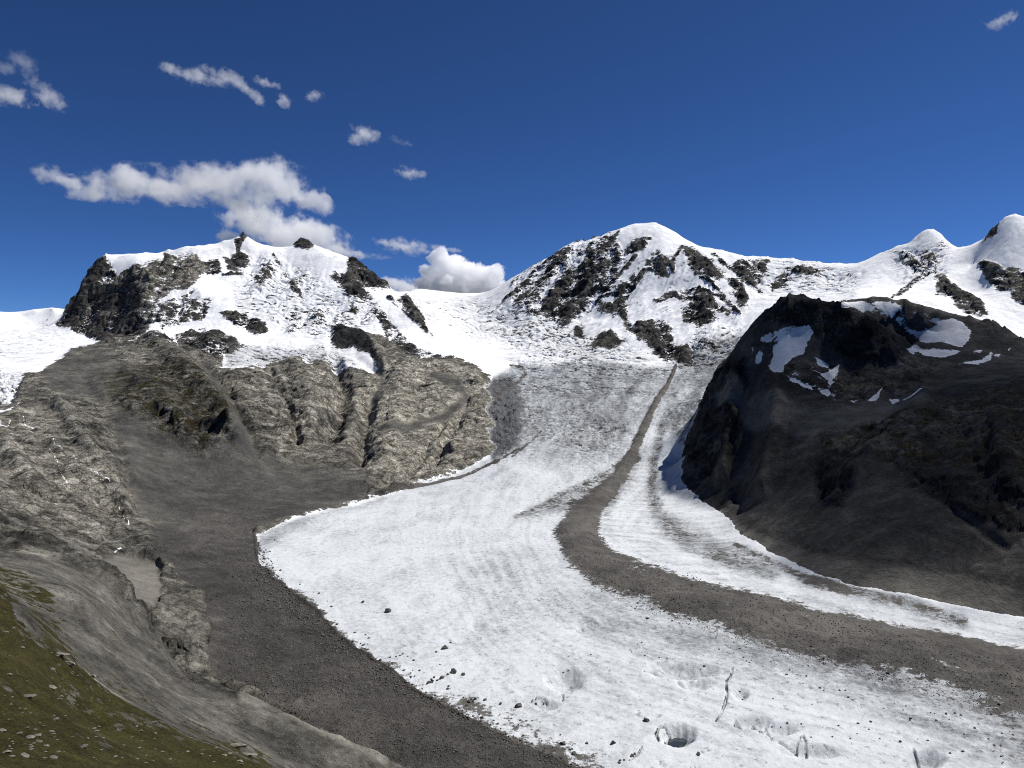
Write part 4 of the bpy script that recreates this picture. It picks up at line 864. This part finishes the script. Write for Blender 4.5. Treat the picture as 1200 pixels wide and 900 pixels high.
along([(302, 640), (322, 678), (360, 706), (392, 738), (440, 770), (490, 800)], 60, 10, 1.8, 3.6, 3)
along([(490, 800), (550, 835), (610, 865), (680, 898)], 60, 22, 2.0, 4.6, 4)
along([(500, 803), (512, 798), (523, 792), (532, 788)], 12, 2, 2.5, 5)
along([(455, 782), (466, 772), (475, 765)], 6, 1.5, 2, 3.5); along([(725, 895), (735, 890), (745, 884)], 7, 2, 3, 5)
along([(690, 680), (760, 722), (830, 752), (900, 775), (1000, 815), (1100, 845), (1195, 870)], 60, 18, 1.8, 3.6, 10)
along([(850, 830), (950, 850), (1050, 850), (1190, 880)], 34, 25, 1.8, 3.4, 20)
along([(640, 790), (720, 760), (800, 770), (850, 780)], 16, 20, 1.6, 3.0, 10)
for c, r, w_ in spots:
    if 2 < c < 1198 and r < 897:
        try: stone(BM_, "boulder", c, r, w_ * .8, LG, "boulder", G1)
        except IndexError: pass
# stones bedded in the turf
G2 = "pale stones bedded in the grassy slope"
for c, r, w_, sq, lb in [(33, 817, 16, (1, .6, .5), "long flat pale slab lying in the middle of the turf"), (60, 806, 12, (1, .6, .5), "flat pale stone just above the long slab in the turf"), (108, 793, 11, (1, .6, .6), "pale stone on the upper rim of the turf beside the grey scree"), (70, 768, 22, (1, .5, .4), "broad pale slab outcrop at the upper rim of the turf"),
                         (80, 778, 18, (1, .5, .4), "second pale slab outcrop stepping down the rim of the turf"), (65, 844, 9, (1, .8, .7), "bright rounded stone standing out in the middle of the dark turf"), (97, 876, 9, (1, .8, .7), "bright stone low on the turf with a darker patch beside it"), (113, 857, 8, (1, .7, .5), "flat bright stone alone on the turf between two rounded ones"),
                         (180, 848, 12, (1, .5, .5), "narrow pale stone slanting down the turf near its outer edge"), (275, 875, 26, (1, .35, .3), "long pale rock rib slanting down the outer edge of the turf"), (290, 885, 22, (1, .4, .3), "lower end of the pale rock rib at the outer edge of the turf"), (165, 857, 7, (1, .8, .6), "small bright stone beside the narrow slanting one")]:
    stone(PM_, "stone", c, r, w_, lb, "stone", G2, sq)
LP = "small pale stone half sunk in the brownish turf of the slope"
for _ in range(15):
    stone(PM_, "stone", rnd.uniform(0, 64), rnd.uniform(856, 890), rnd.uniform(4, 12), "pale lichen covered stone in the rocky outcrop low on the turf", "stone", "stones of the outcrop in the turf", (1, .8, .6))
n_ = 0
while n_ < 120:
    c, r = rnd.uniform(2, 300), rnd.uniform(700, 896)
    if sdist([(0, 700), (40, 745), (90, 780), (150, 820), (260, 872), (310, 897), (0, 897)], np.array([c]), np.array([r]))[0] > 0:
        stone(PM_, "stone", c, r, rnd.uniform(1.8, 4.8) * (1.5 if rnd.random() < .1 else 1), LP, "stone", G2, (1, .8, .6)); n_ += 1

# rubble of the moraines: uncountable
def rubble(name, regions, seed, mat):
    r_ = np.random.RandomState(seed)
    shapes = []
    for q in range(6):
        bm = stone_bm(40 + q, 1, .8); bm.verts.ensure_lookup_table()
        shapes.append((np.array([v.co[:] for v in bm.verts], np.float32), np.array([[v.index for v in f.verts] for f in bm.faces], np.int32))); bm.free()
    cos, fcs, base = [], [], 0
    for poly, n, lo, hi, prob in regions:
        pp = np.array(poly, float); got = 0
        while got < n:
            c = r_.uniform(pp[:, 0].min(), pp[:, 0].max(), 4000); r = r_.uniform(pp[:, 1].min(), pp[:, 1].max(), 4000)
            ok = (sdist(poly, c, r) > r_.rand(4000) * 4 - 2)
            for c_, r__ in zip(c[ok], r[ok]):
                if got >= n: break
                try: p = ground_at(c_, r__)
                except IndexError: continue
                got += 1
                s_ = (lo + (hi - lo) * r_.rand() ** 4) * p.y / F
                V_, F_ = shapes[r_.randint(6)]
                a_ = r_.rand() * 6.28; ca_, sa_ = math.cos(a_), math.sin(a_)
                v = V_ * s_; v = np.stack([v[:, 0] * ca_ - v[:, 1] * sa_ + p.x, v[:, 0] * sa_ + v[:, 1] * ca_ + p.y, v[:, 2] + p.z + .12 * s_], -1)
                cos.append(v); fcs.append(F_ + base); base += len(v)
    co, fc = np.concatenate(cos).astype(np.float32), np.concatenate(fcs).astype(np.int32)
    me = bpy.data.meshes.new(name)
    me.vertices.add(len(co)); me.vertices.foreach_set("co", co.ravel()); me.loops.add(fc.size); me.loops.foreach_set("vertex_index", fc.ravel())
    me.polygons.add(len(fc)); me.polygons.foreach_set("loop_start", np.arange(0, fc.size, 3, dtype=np.int32)); me.update(calc_edges=True)
    me.materials.append(mat); o = bpy.data.objects.new(name, me); C.objects.link(o); o["kind"] = "stuff"; return o
RUBSTONE = stone_material("rubble_stone", (.13, .122, .114), (.33, .31, .285), 9.0)
rubble("rubble", [([(300, 640), (345, 700), (400, 750), (480, 805), (600, 870), (690, 905), (480, 905), (400, 862), (300, 818), (250, 780), (250, 700)], 9000, .7, 2.2, 1),
                  ([(300, 632), (345, 700), (400, 748), (480, 800), (600, 862), (700, 905), (660, 905), (560, 862), (440, 795), (360, 740), (300, 690)], 2400, .8, 2.8, 1),
                  ([(650, 620), (660, 655), (700, 690), (760, 720), (900, 765), (1000, 790), (1200, 845), (1200, 780), (1080, 745), (920, 705), (800, 672), (740, 655), (700, 625)], 7000, .6, 1.9, 1)], 3, RUBSTONE)
sc_ = rubble("scree_debris", [([(70, 690), (130, 700), (200, 780), (300, 840), (430, 890), (470, 903), (320, 897), (230, 850), (150, 810), (60, 740)], 2200, .7, 2.4, 1)], 4, PALESTONE)

# meltwater pond in the largest hollow of the ice
OUT = [(777, 867), (781, 871), (788, 874), (796, 874), (805, 869), (811, 861), (812, 855), (807, 852), (800, 853), (795, 857), (791, 863), (785, 865), (780, 864)]
pz = min(ground_at(c, r).z for c, r in OUT) + 4.6
bm = bmesh.new(); ring = []
for c, r in OUT:
    Y = pz * F / (HY - r); ring.append(bm.verts.new(((c - CX) / F * Y, Y, pz)))
bm.faces.new(ring); ex = bmesh.ops.extrude_face_region(bm, geom=bm.faces[:])
for v in ex["geom"]:
    if isinstance(v, bmesh.types.BMVert): v.co.z -= 6
bmesh.ops.recalc_face_normals(bm, faces=bm.faces[:])
me = bpy.data.meshes.new("pond_water"); bm.to_mesh(me); bm.free()
wm = bpy.data.materials.new("meltwater"); wm.use_nodes = True; wk = NT(wm); wb = wk.n["Principled BSDF"]
wb.inputs["Base Color"].default_value = (.030, .040, .046, 1); wb.inputs["Roughness"].default_value = .12
me.materials.append(wm); pond = bpy.data.objects.new("pond_water", me); C.objects.link(pond); pond["kind"] = "structure"
